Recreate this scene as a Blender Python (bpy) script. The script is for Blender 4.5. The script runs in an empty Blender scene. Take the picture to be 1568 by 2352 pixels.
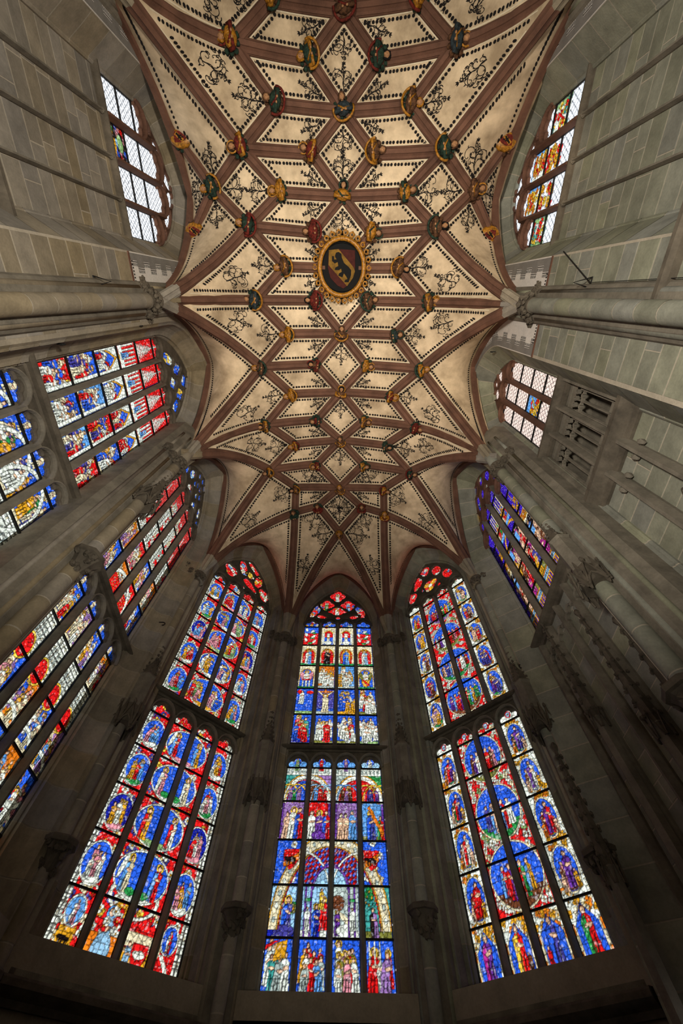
import bpy, math, random
import numpy as np
from mathutils import Vector, Matrix

random.seed(7)
S = bpy.context.scene
C = S.collection
ZUP = 1.6                      # eye height: all heights below are counted from the eye, then lifted by this

# ------------------------------------------------------------ camera
F_PX, PITCH, ROLL, YAW, CX = 924.0, 1.0762, 0.0233, -0.0100, 0.1473
cd = bpy.data.cameras.new('camera')
cam = bpy.data.objects.new('camera', cd)
C.objects.link(cam)
cd.sensor_fit = 'VERTICAL'
cd.sensor_height = 36.0
cd.sensor_width = 24.0
cd.lens = F_PX / 2352 * 36
cd.clip_end = 200
fw = Vector((math.sin(YAW) * math.cos(PITCH), math.cos(YAW) * math.cos(PITCH), math.sin(PITCH)))
rt = Vector((math.cos(YAW), -math.sin(YAW), 0))
up = rt.cross(fw)
r2 = rt * math.cos(ROLL) + up * math.sin(ROLL)
u2 = -rt * math.sin(ROLL) + up * math.cos(ROLL)
m = Matrix((r2, u2, -fw)).transposed().to_4x4()
m.translation = (CX, 0, 0)
cam.matrix_world = m
S.camera = cam

# ------------------------------------------------------------ sky, added fill spots, exposure
w = bpy.data.worlds.new('sky')
S.world = w
w.use_nodes = True
nt = w.node_tree
bg = nt.nodes['Background']
tc = nt.nodes.new('ShaderNodeTexCoord')
nz = nt.nodes.new('ShaderNodeTexNoise')
nz.inputs['Scale'].default_value = 3.0
nz.inputs['Detail'].default_value = 3.0
cr = nt.nodes.new('ShaderNodeValToRGB')
cr.color_ramp.elements[0].color = (0.86, 0.92, 1.0, 1)
cr.color_ramp.elements[1].color = (1.0, 1.0, 1.0, 1)
nt.links.new(tc.outputs['Generated'], nz.inputs['Vector'])
nt.links.new(nz.outputs['Fac'], cr.inputs['Fac'])
nt.links.new(cr.outputs['Color'], bg.inputs['Color'])
bg.inputs['Strength'].default_value = 2.0


def spot(name, loc, aim, power, size, col, rad=0.35, blend=0.8):
    l = bpy.data.lights.new(name, 'SPOT')
    l.energy = power
    l.spot_size = math.radians(size)
    l.spot_blend = blend
    l.color = col
    l.shadow_soft_size = rad
    o = bpy.data.objects.new(name, l)
    C.objects.link(o)
    o.location = loc
    o.rotation_euler = (Vector(aim) - Vector(loc)).to_track_quat('-Z', 'Y').to_euler()
    return o


WARM = (1.0, 0.855, 0.67)
PALE = (1.0, 0.93, 0.82)
# unseen fill spots added near the floor to brighten vault, walls and apse
spot('vault_fill', (-2.4, -2.6, -0.9), (0.3, -0.4, 13), 1700, 60, WARM)
spot('vault_fill', (2.4, -2.6, -0.9), (-0.3, -0.4, 13), 1700, 60, WARM)
spot('vault_fill', (0, 1.5, -0.9), (0, 3.6, 13), 750, 56, WARM)
spot('wall_fill', (-2.6, -2.0, -0.9), (4.6, -0.6, 9.5), 4800, 80, PALE)
spot('wall_fill', (2.6, -2.0, -0.9), (-4.6, -0.6, 9.5), 4200, 80, PALE)
spot('apse_fill', (0.0, -3.4, -0.9), (0, 10.3, 8.6), 1500, 58, (1.0, 0.95, 0.82), 0.5, 1.0)
# unseen warm spots added high on the sides to brighten the lunettes
spot('lunette_fill', (3.9, 2.0, 9.3), (3.5, 2.0, 13), 38, 120, (1.0, 0.72, 0.42), 0.1)
spot('lunette_fill', (3.9, -2.4, 9.6), (3.6, -2.2, 13), 55, 120, (1.0, 0.76, 0.5), 0.1)
spot('lunette_fill', (-3.9, -2.4, 9.6), (-3.6, -2.2, 13), 30, 120, (1.0, 0.88, 0.72), 0.1)
S.view_settings.view_transform = 'Standard'
S.view_settings.look = 'None'
S.view_settings.gamma = 1
S.view_settings.use_curve_mapping = False
S.view_settings.exposure = 0.0
S.cycles.use_denoising = True
S.cycles.max_bounces = 5
S.cycles.diffuse_bounces = 3
S.cycles.transparent_max_bounces = 6
S.cycles.sample_clamp_indirect = 3.0
LIFT_SKIP = set()


# ------------------------------------------------------------ materials
def lin(c):
    return tuple(((v / 255) / 12.92 if v / 255 <= 0.04045 else ((v / 255 + 0.055) / 1.055) ** 2.4) for v in c)


def mat(name, rgb, rough=0.85, var=0.12, scale=3.0, bump=0.15, tint=None, rnd=0.0, fine=28.0, spots=None):
    m = bpy.data.materials.new(name)
    m.use_nodes = True
    t = m.node_tree
    N, L = t.nodes, t.links
    b = N['Principled BSDF']
    b.inputs['Roughness'].default_value = rough
    b.inputs['Specular IOR Level'].default_value = 0.25
    g = N.new('ShaderNodeNewGeometry')
    n1 = N.new('ShaderNodeTexNoise')
    n1.inputs['Scale'].default_value = scale
    n1.inputs['Detail'].default_value = 6
    n1.inputs['Roughness'].default_value = 0.62
    n2 = N.new('ShaderNodeTexNoise')
    n2.inputs['Scale'].default_value = fine
    n2.inputs['Detail'].default_value = 3
    L.new(g.outputs['Position'], n1.inputs['Vector'])
    L.new(g.outputs['Position'], n2.inputs['Vector'])
    r = N.new('ShaderNodeValToRGB')
    c = lin(rgb)
    t2 = lin(tint) if tint else tuple(v * (1 - 2.2 * var) for v in c)
    r.color_ramp.elements[0].position = 0.33
    r.color_ramp.elements[0].color = (*t2, 1)
    r.color_ramp.elements[1].position = 0.66
    r.color_ramp.elements[1].color = (*[min(1, v * (1 + var)) for v in c], 1)
    L.new(n1.outputs['Fac'], r.inputs['Fac'])
    out = r.outputs['Color']
    mx = N.new('ShaderNodeMix')
    mx.data_type = 'RGBA'
    mx.blend_type = 'MULTIPLY'
    mx.inputs['Factor'].default_value = 0.5
    r2 = N.new('ShaderNodeValToRGB')
    r2.color_ramp.elements[0].position = 0.3
    r2.color_ramp.elements[0].color = (0.72, 0.72, 0.72, 1)
    r2.color_ramp.elements[1].position = 0.7
    L.new(n2.outputs['Fac'], r2.inputs['Fac'])
    L.new(out, mx.inputs[6])
    L.new(r2.outputs['Color'], mx.inputs[7])
    out = mx.outputs[2]
    if rnd:
        oi = N.new('ShaderNodeObjectInfo')
        hs = N.new('ShaderNodeHueSaturation')
        mr = N.new('ShaderNodeMapRange')
        mr.inputs['To Min'].default_value = 1 - rnd
        mr.inputs['To Max'].default_value = 1 + rnd
        L.new(oi.outputs['Random'], mr.inputs['Value'])
        L.new(mr.outputs['Result'], hs.inputs['Value'])
        wn = N.new('ShaderNodeTexWhiteNoise')
        wn.noise_dimensions = '1D'
        L.new(oi.outputs['Random'], wn.inputs['W'])
        mr2 = N.new('ShaderNodeMapRange')
        mr2.inputs['To Min'].default_value = 0.6
        mr2.inputs['To Max'].default_value = 1.35
        L.new(wn.outputs['Value'], mr2.inputs['Value'])
        L.new(mr2.outputs['Result'], hs.inputs['Saturation'])
        L.new(out, hs.inputs['Color'])
        out = hs.outputs['Color']
    L.new(out, b.inputs['Base Color'])
    if bump:
        bp = N.new('ShaderNodeBump')
        bp.inputs['Strength'].default_value = bump
        bp.inputs['Distance'].default_value = 0.03
        L.new(n2.outputs['Fac'], bp.inputs['Height'])
        L.new(bp.outputs['Normal'], b.inputs['Normal'])
    return m


M = dict(
    stone=mat('sandstone', (138, 128, 110), rnd=0.14),
    stone_g=mat('green_sandstone', (134, 134, 118), rnd=0.14),
    trim=mat('moulded_sandstone', (118, 111, 98), var=0.16),
    dark=mat('dark_sandstone', (92, 84, 72), var=0.2),  # darker tone of the sandstone, for ledges, sills and carving
    mortar=mat('lime_mortar', (170, 160, 142), var=0.06),
    mortar_d=mat('aged_mortar', (150, 140, 122), var=0.08),
    rib=mat('oxblood_painted_stone', (104, 73, 58), var=0.16, scale=2.2, fine=40),
    plaster=mat('cream_vault_plaster', (218, 196, 163), var=0.09, scale=1.3, bump=0.05, tint=(160, 140, 112), fine=7),
    whitewash=mat('whitewashed_plaster', (214, 208, 200), var=0.05, scale=2),
    greypaint=mat('grey_wall_paint', (128, 124, 118), var=0.08),
    ink=mat('black_scroll_paint', (24, 20, 18), var=0.1, bump=0),
    line=mat('cream_line_paint', (214, 200, 172), var=0.03, bump=0),
    gold=mat('gilding', (166, 112, 34), rough=0.38, var=0.34, scale=20),
    red=mat('red_boss_paint', (104, 34, 24), var=0.36, scale=20),
    green=mat('dark_green_boss_paint', (36, 56, 44), var=0.36, scale=20),
    shieldred=mat('dark_red_shield_paint', (66, 24, 18), var=0.15, scale=10),
    shieldgold=mat('aged_gold_paint', (120, 88, 30), var=0.2, scale=8),
    brown=mat('brown_boss_paint', (92, 62, 40), var=0.36, scale=20),
    blue=mat('blue_boss_paint', (44, 54, 58), var=0.36, scale=20),
    flesh=mat('flesh_boss_paint', (170, 126, 88), var=0.1, scale=10),
    iron=mat('wrought_iron', (26, 25, 24), rough=0.6, var=0.1),
    lead=mat('lead_and_iron_bars', (20, 20, 20), rough=0.6, var=0.1),
    black=mat('bear_black_paint', (12, 11, 10), var=0.1, bump=0),
    floor=mat('flagstone', (120, 112, 100), var=0.1),
)


def glassmat():
    m = bpy.data.materials.new('stained_glass')
    m.use_nodes = True
    t = m.node_tree
    N, L = t.nodes, t.links
    N.remove(N['Principled BSDF'])
    a = N.new('ShaderNodeAttribute')
    a.attribute_name = 'Col'
    g = N.new('ShaderNodeNewGeometry')
    n = N.new('ShaderNodeTexNoise')
    n.inputs['Scale'].default_value = 22
    n.inputs['Detail'].default_value = 4
    L.new(g.outputs['Position'], n.inputs['Vector'])
    mr = N.new('ShaderNodeMapRange')
    mr.inputs['From Min'].default_value = 0.3
    mr.inputs['From Max'].default_value = 0.7
    mr.inputs['To Min'].default_value = 0.66
    mr.inputs['To Max'].default_value = 1.0
    L.new(n.outputs['Fac'], mr.inputs['Value'])
    mx = N.new('ShaderNodeVectorMath')
    mx.operation = 'SCALE'
    L.new(a.outputs['Color'], mx.inputs[0])
    L.new(mr.outputs['Result'], mx.inputs['Scale'])
    tr = N.new('ShaderNodeBsdfTransparent')
    gl = N.new('ShaderNodeBsdfGlossy')
    gl.inputs['Roughness'].default_value = 0.25
    gl.inputs['Color'].default_value = (0.6, 0.6, 0.6, 1)
    ms = N.new('ShaderNodeMixShader')
    ms.inputs['Fac'].default_value = 0.03
    L.new(mx.outputs['Vector'], tr.inputs['Color'])
    L.new(tr.outputs['BSDF'], ms.inputs[1])
    L.new(gl.outputs['BSDF'], ms.inputs[2])
    L.new(ms.outputs['Shader'], N['Material Output'].inputs['Surface'])
    return m


M['glass'] = glassmat()


# ------------------------------------------------------------ mesh helpers
class MB:
    def __init__(s):
        s.v, s.f = [], []

    def add(s, vs, fs):
        o = len(s.v)
        s.v.extend([tuple(v) for v in vs])
        s.f.extend([tuple(i + o for i in f) for f in fs])

    def box(s, a, b, P=None):
        x0, y0, z0 = a
        x1, y1, z1 = b
        vs = [(x0, y0, z0), (x1, y0, z0), (x1, y1, z0), (x0, y1, z0), (x0, y0, z1), (x1, y0, z1), (x1, y1, z1), (x0, y1, z1)]
        if P: vs = [P(*v) for v in vs]
        s.add(vs, [(0, 3, 2, 1), (4, 5, 6, 7), (0, 1, 5, 4), (1, 2, 6, 5), (2, 3, 7, 6), (3, 0, 4, 7)])

    def lathe(s, prof, n=16, c=(0, 0, 0), lob=0, amp=0.0, tw=0.0, caps=True):
        rings = []
        for k, (r, z) in enumerate(prof):
            rg = []
            for i in range(n):
                th = 2 * math.pi * i / n
                rr = r * (1 + amp * math.cos(lob * th + k * tw)) if lob else r
                rg.append((c[0] + rr * math.cos(th), c[1] + rr * math.sin(th), c[2] + z))
            rings.append(rg)
        vs = [p for rg in rings for p in rg]
        fs = []
        for k in range(len(prof) - 1):
            for i in range(n):
                j = (i + 1) % n
                fs.append((k * n + i, k * n + j, (k + 1) * n + j, (k + 1) * n + i))
        if caps:
            fs.append(tuple(range(n - 1, -1, -1)))
            fs.append(tuple((len(prof) - 1) * n + i for i in range(n)))
        s.add(vs, fs)

    def blob(s, c, r, R=None, nu=9, nv=6, lump=0.0, seed=0):
        rn = random.Random(seed)
        vs, fs = [], []
        for j in range(nv + 1):
            ph = math.pi * j / nv
            for i in range(nu):
                th = 2 * math.pi * i / nu
                k = 1 + lump * (rn.random() - 0.5)
                v = Vector((r[0] * math.sin(ph) * math.cos(th) * k, r[1] * math.sin(ph) * math.sin(th) * k, r[2] * math.cos(ph) * k))
                if R: v = R @ v
                vs.append(v + Vector(c))
        for j in range(nv):
            for i in range(nu):
                k = (i + 1) % nu
                fs.append((j * nu + i, (j + 1) * nu + i, (j + 1) * nu + k, j * nu + k))
        s.add(vs, fs)

    def tube(s, pts, rad, n=6, closed=False):
        pts = [Vector(p) for p in pts]
        L_ = len(pts)
        vs, fs = [], []
        for i, p in enumerate(pts):
            a = pts[(i - 1) % L_] if (closed or i) else p
            b = pts[(i + 1) % L_] if (closed or i < L_ - 1) else p
            d = (b - a).normalized()
            x = d.orthogonal().normalized() if i == 0 else (x - d * x.dot(d)).normalized()
            y = d.cross(x)
            rr = rad[i] if hasattr(rad, '__len__') else rad
            for k in range(n):
                th = 2 * math.pi * k / n
                vs.append(p + x * rr * math.cos(th) + y * rr * math.sin(th))
        for i in range(L_ if closed else L_ - 1):
            j = (i + 1) % L_
            for k in range(n):
                q = (k + 1) % n
                fs.append((i * n + k, i * n + q, j * n + q, j * n + k))
        if not closed:
            fs.append(tuple(range(n - 1, -1, -1)))
            fs.append(tuple((L_ - 1) * n + k for k in range(n)))
        s.add(vs, fs)

    def strip(s, rows, closed=False, caps=True):
        """rows: list of equal-length point lists, skinned together"""
        n = len(rows[0])
        vs = [p for r in rows for p in r]
        fs = []
        R_ = len(rows)
        for i in range(R_ if closed else R_ - 1):
            j = (i + 1) % R_
            for k in range(n - 1):
                fs.append((i * n + k, j * n + k, j * n + k + 1, i * n + k + 1))
        if caps and not closed and n > 2:
            fs.append(tuple(range(n)))
            fs.append(tuple((R_ - 1) * n + k for k in range(n - 1, -1, -1)))
        s.add(vs, fs)

    def obj(s, name, m, parent=None, smooth=False, **kw):
        me = bpy.data.meshes.new(name)
        me.from_pydata([tuple(v) for v in s.v], [], s.f)
        me.materials.append(M[m] if isinstance(m, str) else m)
        if smooth:
            me.polygons.foreach_set('use_smooth', [True] * len(me.polygons))
        o = bpy.data.objects.new(name, me)
        C.objects.link(o)
        if parent: o.parent = parent
        for k, v in kw.items(): o[k] = v
        return o


def empty(name, label=None, category=None, group=None, kind=None, loc=(0, 0, 0), rz=0.0):
    o = bpy.data.objects.new(name, None)
    o.empty_display_size = 0.2
    C.objects.link(o)
    o.location = loc
    o.rotation_euler[2] = rz
    for k, v in (('label', label), ('category', category), ('group', group), ('kind', kind)):
        if v: o[k] = v
    return o


# ------------------------------------------------------------ plan of the choir
YO = 5.895                      # centre of the octagonal end
S0, S1, S2 = -4.89, 0.15, 3.824   # bay lines of the straight part
T8 = math.tan(math.pi / 8)
WF = 0.58                       # wall face stands this far inside the glass line


class Facet:
    def __init__(s, ang, D, centre, off=0.0, half=1.84):
        a = math.radians(ang)
        s.n = Vector((math.cos(a), math.sin(a), 0))
        s.t = Vector((math.sin(a), -math.cos(a), 0))
        s.o = Vector((0, centre, 0)) + s.n * D
        s.off = off
        s.half = half

    def P(s, u, w_, z):
        p = s.o + s.t * u - s.n * w_
        return (p.x, p.y, z)

    def Q(s, u, w_, z):           # window coordinates (window may sit off the middle of its bay)
        return s.P(u + s.off, w_, z)


FA = dict(
    C=Facet(90, 5.0, YO, 0.0, 1.83), L=Facet(135, 5.0, YO, 0.10, 1.83), R=Facet(45, 5.0, YO, -0.08, 1.83),
    N=Facet(180, 4.88, YO, 0.0, 1.9), S=Facet(0, 4.88, YO, 0.0, 1.9),
    NB=Facet(180, 4.88, 1.985, 0.2, 1.84), SB=Facet(0, 4.88, 1.985, -0.41, 1.84),
    NC=Facet(180, 4.88, -2.37, -0.13, 2.52), SC=Facet(0, 4.88, -2.37, 0.13, 2.52))


def arch_pts(hw, zs, za, n=14):
    """pointed arch, left springing to right springing"""
    h = za - zs
    R_ = (h * h + hw * hw) / (2 * hw)
    out = []
    tmax = math.atan2(h, R_ - hw) if R_ > hw else math.pi / 2
    for i in range(n + 1):
        th = tmax * i / n
        out.append((hw - R_ + R_ * math.cos(th), zs + R_ * math.sin(th)))
    left = [(-u, z) for u, z in out]
    return left + [p for p in out[::-1][1:]]


def outline(hw, z0, zs, za, n=14, steps=8):
    a = arch_pts(hw, zs, za, n)
    l = [(-hw, z0 + (zs - z0) * i / steps) for i in range(steps)]
    r = [(hw, zs - (zs - z0) * (i + 1) / steps) for i in range(steps)]
    return l + a + r


def normals2(pts, closed=False):
    out = []
    n = len(pts)
    for i in range(n):
        a = pts[(i - 1) % n] if (closed or i) else pts[i]
        b = pts[(i + 1) % n] if (closed or i < n - 1) else pts[i]
        c = pts[i]
        d1 = Vector((c[0] - a[0], c[1] - a[1]))
        d2 = Vector((b[0] - c[0], b[1] - c[1]))
        if d1.length < 1e-9: d1 = d2
        if d2.length < 1e-9: d2 = d1
        n1 = Vector((-d1.y, d1.x)).normalized()
        n2 = Vector((-d2.y, d2.x)).normalized()
        m_ = (n1 + n2)
        if m_.length < 1e-6: m_ = n1
        m_.normalize()
        k = 1 / max(0.6, m_.dot(n1))
        out.append(m_ * k)
    return out


def sweep(F, pts, prof, closed=False, off=True, mb=None, flip=1):
    """profile (d, w): d along the outward normal of the path, w from the glass into the room"""
    ns = normals2(pts, closed)
    Pf = F.Q if off else F.P
    rows = [[Pf(p[0] + n_[0] * d * flip, w_, p[1] + n_[1] * d * flip) for d, w_ in prof] for p, n_ in zip(pts, ns)]
    mb = mb or MB()
    mb.strip(rows, closed)
    return mb
# ------------------------------------------------------------ glass painting
PAL = {k: np.array(lin(v)) for k, v in dict(
    blue=(40, 92, 216), lblue=(96, 160, 225), sky=(150, 195, 225), dblue=(24, 34, 150), violet=(52, 30, 190), red=(222, 26, 26), dred=(150, 16, 24),
    white=(236, 240, 222), cream=(232, 218, 176), grey=(176, 190, 180), yellow=(240, 196, 60), gold=(226, 160, 34), orange=(226, 120, 26), green=(40, 140, 66),
    lgreen=(140, 176, 110), teal=(60, 150, 140), purple=(104, 54, 150), pink=(222, 140, 150), mauve=(150, 110, 170), flesh=(236, 188, 150),
    brown=(112, 62, 36), dark=(34, 24, 22), olive=(120, 120, 50), magenta=(170, 40, 130), indigo=(70, 66, 150), clear=(250, 252, 255), rosy=(250, 222, 206)).items()}


class Cv:
    def __init__(s, u0, u1, z0, z1, p, seed):
        s.u0, s.z0, s.p = u0, z0, p
        s.nx, s.nz = int(math.ceil((u1 - u0) / p)), int(math.ceil((z1 - z0) / p))
        s.U = u0 + (np.arange(s.nx) + 0.5)[None, :] * p + np.zeros((s.nz, 1))
        s.Z = z0 + (np.arange(s.nz) + 0.5)[:, None] * p + np.zeros((1, s.nx))
        s.col = np.zeros((s.nz, s.nx, 3)) + PAL['white']
        s.rid = np.zeros((s.nz, s.nx), int)
        s.nolead = np.zeros((s.nz, s.nx), bool)
        s.k = 0
        s.rs = np.random.RandomState(seed)
        s.UW, s.ZW = s.U + .010 * s.smooth(.05), s.Z + .010 * s.smooth(.05)

    def smooth(s, cell):
        gx, gz = int(s.nx * s.p / cell) + 3, int(s.nz * s.p / cell) + 3
        g = s.rs.uniform(-1, 1, (gz, gx))
        X, Y = (s.U - s.u0) / cell, (s.Z - s.z0) / cell
        i, j = X.astype(int), Y.astype(int)
        f, h = X - i, Y - j
        f, h = f * f * (3 - 2 * f), h * h * (3 - 2 * h)
        return (g[j, i] * (1 - f) + g[j, i + 1] * f) * (1 - h) + (g[j + 1, i] * (1 - f) + g[j + 1, i + 1] * f) * h

    def put(s, x0, x1, z0, z1, fn, c, jit=0.08, warp=False):
        i0, i1 = max(0, int((x0 - s.u0) / s.p) - 1), min(s.nx, int((x1 - s.u0) / s.p) + 2)
        j0, j1 = max(0, int((z0 - s.z0) / s.p) - 1), min(s.nz, int((z1 - s.z0) / s.p) + 2)
        if i1 <= i0 or j1 <= j0: return
        U, Z = s.U[j0:j1, i0:i1], s.Z[j0:j1, i0:i1]
        if warp: U, Z = s.UW[j0:j1, i0:i1], s.ZW[j0:j1, i0:i1]
        mk = fn(U, Z)
        cc = PAL[c] if isinstance(c, str) else np.array(c)
        cc = cc * (1 + jit * s.rs.uniform(-1, 1))
        s.col[j0:j1, i0:i1][mk] = cc
        s.k += 1
        s.rid[j0:j1, i0:i1][mk] = s.k

    def rect(s, x0, x1, z0, z1, c):
        s.put(x0, x1, z0, z1, lambda U, Z: (U > x0) & (U < x1) & (Z > z0) & (Z < z1), c)

    def ell(s, x, z, rx, rz, c, cut=None, rot=0.0):
        ca, sa = math.cos(rot), math.sin(rot)
        q = max(rx, rz)

        def fn(U, Z):
            a, b = (U - x) * ca + (Z - z) * sa, -(U - x) * sa + (Z - z) * ca
            mk = (a / rx) ** 2 + (b / rz) ** 2 < 1
            if cut: mk &= (U > cut[0]) & (U < cut[1]) & (Z > cut[2]) & (Z < cut[3])
            return mk
        s.put(x - q, x + q, z - q, z + q, fn, c, warp=max(rx, rz) < .2)

    def ringc(s, x, z, rx, rz, wd, c, a0=None, a1=None):
        def fn(U, Z):
            d = np.hypot((U - x) / rx, (Z - z) / rz)
            mk = (d < 1) & (d > 1 - wd / min(rx, rz))
            if a0 is not None:
                th = np.arctan2(Z - z, U - x)
                mk &= (th > a0) & (th < a1)
            return mk
        s.put(x - rx, x + rx, z - rz, z + rz, fn, c)

    def poly(s, pts, c):
        xs, zs = [p[0] for p in pts], [p[1] for p in pts]
        s.put(min(xs), max(xs), min(zs), max(zs), lambda U, Z: inpoly(U, Z, pts), c, warp=True)

    def pattern(s, x0, x1, z0, z1, fn, c):
        s.put(x0, x1, z0, z1, lambda U, Z: (U > x0) & (U < x1) & (Z > z0) & (Z < z1) & fn(U, Z), c)

    def finish(s, cell=0.085, lw=0.007, dirt=0.3, edge=0.3):
        gx, gz = int(s.nx * s.p / cell) + 3, int(s.nz * s.p / cell) + 3
        sx, sz = s.rs.uniform(0.1, 0.9, (gz, gx)), s.rs.uniform(0.1, 0.9, (gz, gx))
        br = s.rs.uniform(0.72, 1.18, (gz, gx))
        X, Y = (s.U - s.u0) / cell + 1, (s.Z - s.z0) / cell + 1
        ix, iy = X.astype(int), Y.astype(int)
        d1 = np.full(X.shape, 9.0)
        d2 = np.full(X.shape, 9.0)
        bb = np.ones(X.shape)
        for dx in (-1, 0, 1):
            for dy in (-1, 0, 1):
                jx, jy = np.clip(ix + dx, 0, gx - 1), np.clip(iy + dy, 0, gz - 1)
                d = np.hypot(jx + sx[jy, jx] - X, jy + sz[jy, jx] - Y)
                near = d < d1
                d2 = np.where(near, d1, np.minimum(d2, d))
                bb = np.where(near, br[jy, jx], bb)
                d1 = np.where(near, d, d1)
        s.col *= np.where(s.nolead, 1, bb)[:, :, None]
        s.col *= (1 - dirt * s.rs.rand(s.nz, s.nx) ** 1.5)[:, :, None]
        fold = np.sin((s.U + .3 * s.smooth(.11)) * 95 + 2.5 * s.smooth(.07))       # painted folds and hatching
        s.col *= np.where(s.nolead, 1, .86 + .16 * fold)[:, :, None]
        wisp = (s.smooth(.035) > .58) & ~s.nolead
        s.col[wisp] = s.col[wisp] * .75 + .17
        s.col *= np.where(s.nolead, 1, np.clip(.62 + (d2 - d1) * 1.5, .6, 1.12))[:, :, None]
        lead = ((d2 - d1) * cell < lw) & ~s.nolead
        s.col[lead] *= 0.3
        e = np.zeros_like(lead)
        e[:-1] |= s.rid[:-1] != s.rid[1:]
        e[:, :-1] |= s.rid[:, :-1] != s.rid[:, 1:]
        s.col[e] *= edge
        s.col = np.clip(s.col, 0.002, 1.0)

    # ---- motifs
    def figure(s, x, z, h, robe, halo=None, cape=None, skin='flesh', hair='brown', lean=0.0, arms=True):
        hx = x + lean * h
        if halo: s.ell(hx, z + 0.87 * h, 0.13 * h, 0.13 * h, halo)
        s.poly([(x - 0.17 * h, z), (x + 0.17 * h, z), (x + 0.13 * h, z + 0.45 * h), (hx + 0.15 * h, z + 0.72 * h), (hx + 0.05 * h, z + 0.8 * h),
                (hx - 0.05 * h, z + 0.8 * h), (hx - 0.15 * h, z + 0.72 * h), (x - 0.13 * h, z + 0.45 * h)], robe)
        if cape:
            s.poly([(x - 0.17 * h, z + .02 * h), (x - 0.02 * h, z), (hx - 0.0 * h, z + 0.78 * h), (hx - 0.15 * h, z + 0.72 * h)], cape)
        if h > 0.25:
            for q in (-0.07, 0.04):
                s.put(x + q * h - 0.02, x + q * h + 0.02, z, z + 0.45 * h, lambda U, Z, q=q: (abs(U - x - q * h - 0.1 * (Z - z)) < 0.006) & (Z < z + 0.42 * h) & (Z > z), tuple((PAL[robe] if isinstance(robe, str) else np.array(robe)) * 0.4))
        if arms: s.ell(hx + 0.02 * h, z + 0.58 * h, 0.12 * h, 0.045 * h, skin, rot=s.rs.uniform(-.5, .5))
        s.ell(hx, z + 0.88 * h, 0.075 * h, 0.085 * h, hair)
        s.ell(hx, z + 0.865 * h, 0.058 * h, 0.07 * h, skin)

    def crowd(s, x0, x1, z0, z1, pal, n, h, halos=0.4):
        for i in range(n):
            f = i / max(1, n - 1)
            x = x0 + (x1 - x0) * ((i * 0.618 + 0.2 + .1 * s.rs.rand()) % 1)
            z = z1 - h * 0.95 - (z1 - h - z0) * f
            s.figure(x, max(z0 - 0.05, z), h * s.rs.uniform(0.85, 1.1), pal[s.rs.randint(len(pal))], halo='yellow' if s.rs.rand() < halos else None, lean=s.rs.uniform(-.12, .12), hair='brown' if s.rs.rand() < .6 else 'gold')

    def flowers(s, x0, x1, z0, z1, n, pal, r=0.035):
        for i in range(n):
            x, z = s.rs.uniform(x0, x1), s.rs.uniform(z0, z1)
            c = pal[s.rs.randint(len(pal))]
            for k in range(4):
                s.ell(x + r * .7 * math.cos(k * 1.57 + .4), z + r * .7 * math.sin(k * 1.57 + .4), r * .62, r * .62, c)
            s.ell(x, z, r * .3, r * .3, 'gold')

    def masonry(s, x0, x1, z0, z1, c='white'):
        s.rect(x0, x1, z0, z1, c)
        s.pattern(x0, x1, z0, z1, lambda U, Z: (np.mod(Z, 0.09) < 0.014) | (abs(U - (x0 + x1) / 2) < 0.007), (0.12, 0.11, 0.09))
        s.pattern(x0, x1, z0, z1, lambda U, Z: np.sin(Z * 19) * np.sin(U * 60) > .8, 'cream')

    def shield(s, x, z, r, c, band=None):
        s.poly([(x - r, z + r), (x + r, z + r), (x + r, z), (x + r * .6, z - r * .7), (x, z - r * 1.15), (x - r * .6, z - r * .7), (x - r, z)], c)
        if band:
            s.poly([(x - r, z + r), (x - r * .4, z + r), (x + r * .9, z - r * .5), (x + r * .5, z - r * .8)], band)

    def bear(s, x, z, r):
        s.ell(x, z, r * .7, r * .3, 'dark')
        s.ell(x - r * .75, z + r * .1, r * .27, r * .22, 'dark')
        for q in (-.5, -.2, .3, .6): s.rect(x + q * r - r * .09, x + q * r + r * .09, z - r * .6, z, 'dark')


def inpoly(U, Z, pts):
    mk = np.zeros(U.shape, bool)
    n = len(pts)
    for i in range(n):
        x1, z1 = pts[i]
        x2, z2 = pts[(i + 1) % n]
        if z1 == z2: continue
        c = ((Z < z1) != (Z < z2)) & (U < (x2 - x1) * (Z - z1) / (z2 - z1) + x1)
        mk ^= c
    return mk


def rows_of(z0, h, n): return [z0 + h * i for i in range(n + 1)]


CROWD = ['white', 'red', 'white', 'blue', 'white', 'gold', 'cream', 'mauve', 'cream', 'lblue', 'white', 'pink']


def scene_panel(c, x0, x1, z0, z1, bg='blue', ground='olive', pal=CROWD, n=7, h=None, halos=.35):
    c.rect(x0, x1, z0, z1, bg)
    c.rect(x0, x1, z0, z0 + .14 * (z1 - z0), ground)
    c.crowd(x0 + .06, x1 - .06, z0 + .04, z1 - .06 * (z1 - z0), pal, n, h or .55 * (z1 - z0), halos)


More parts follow.
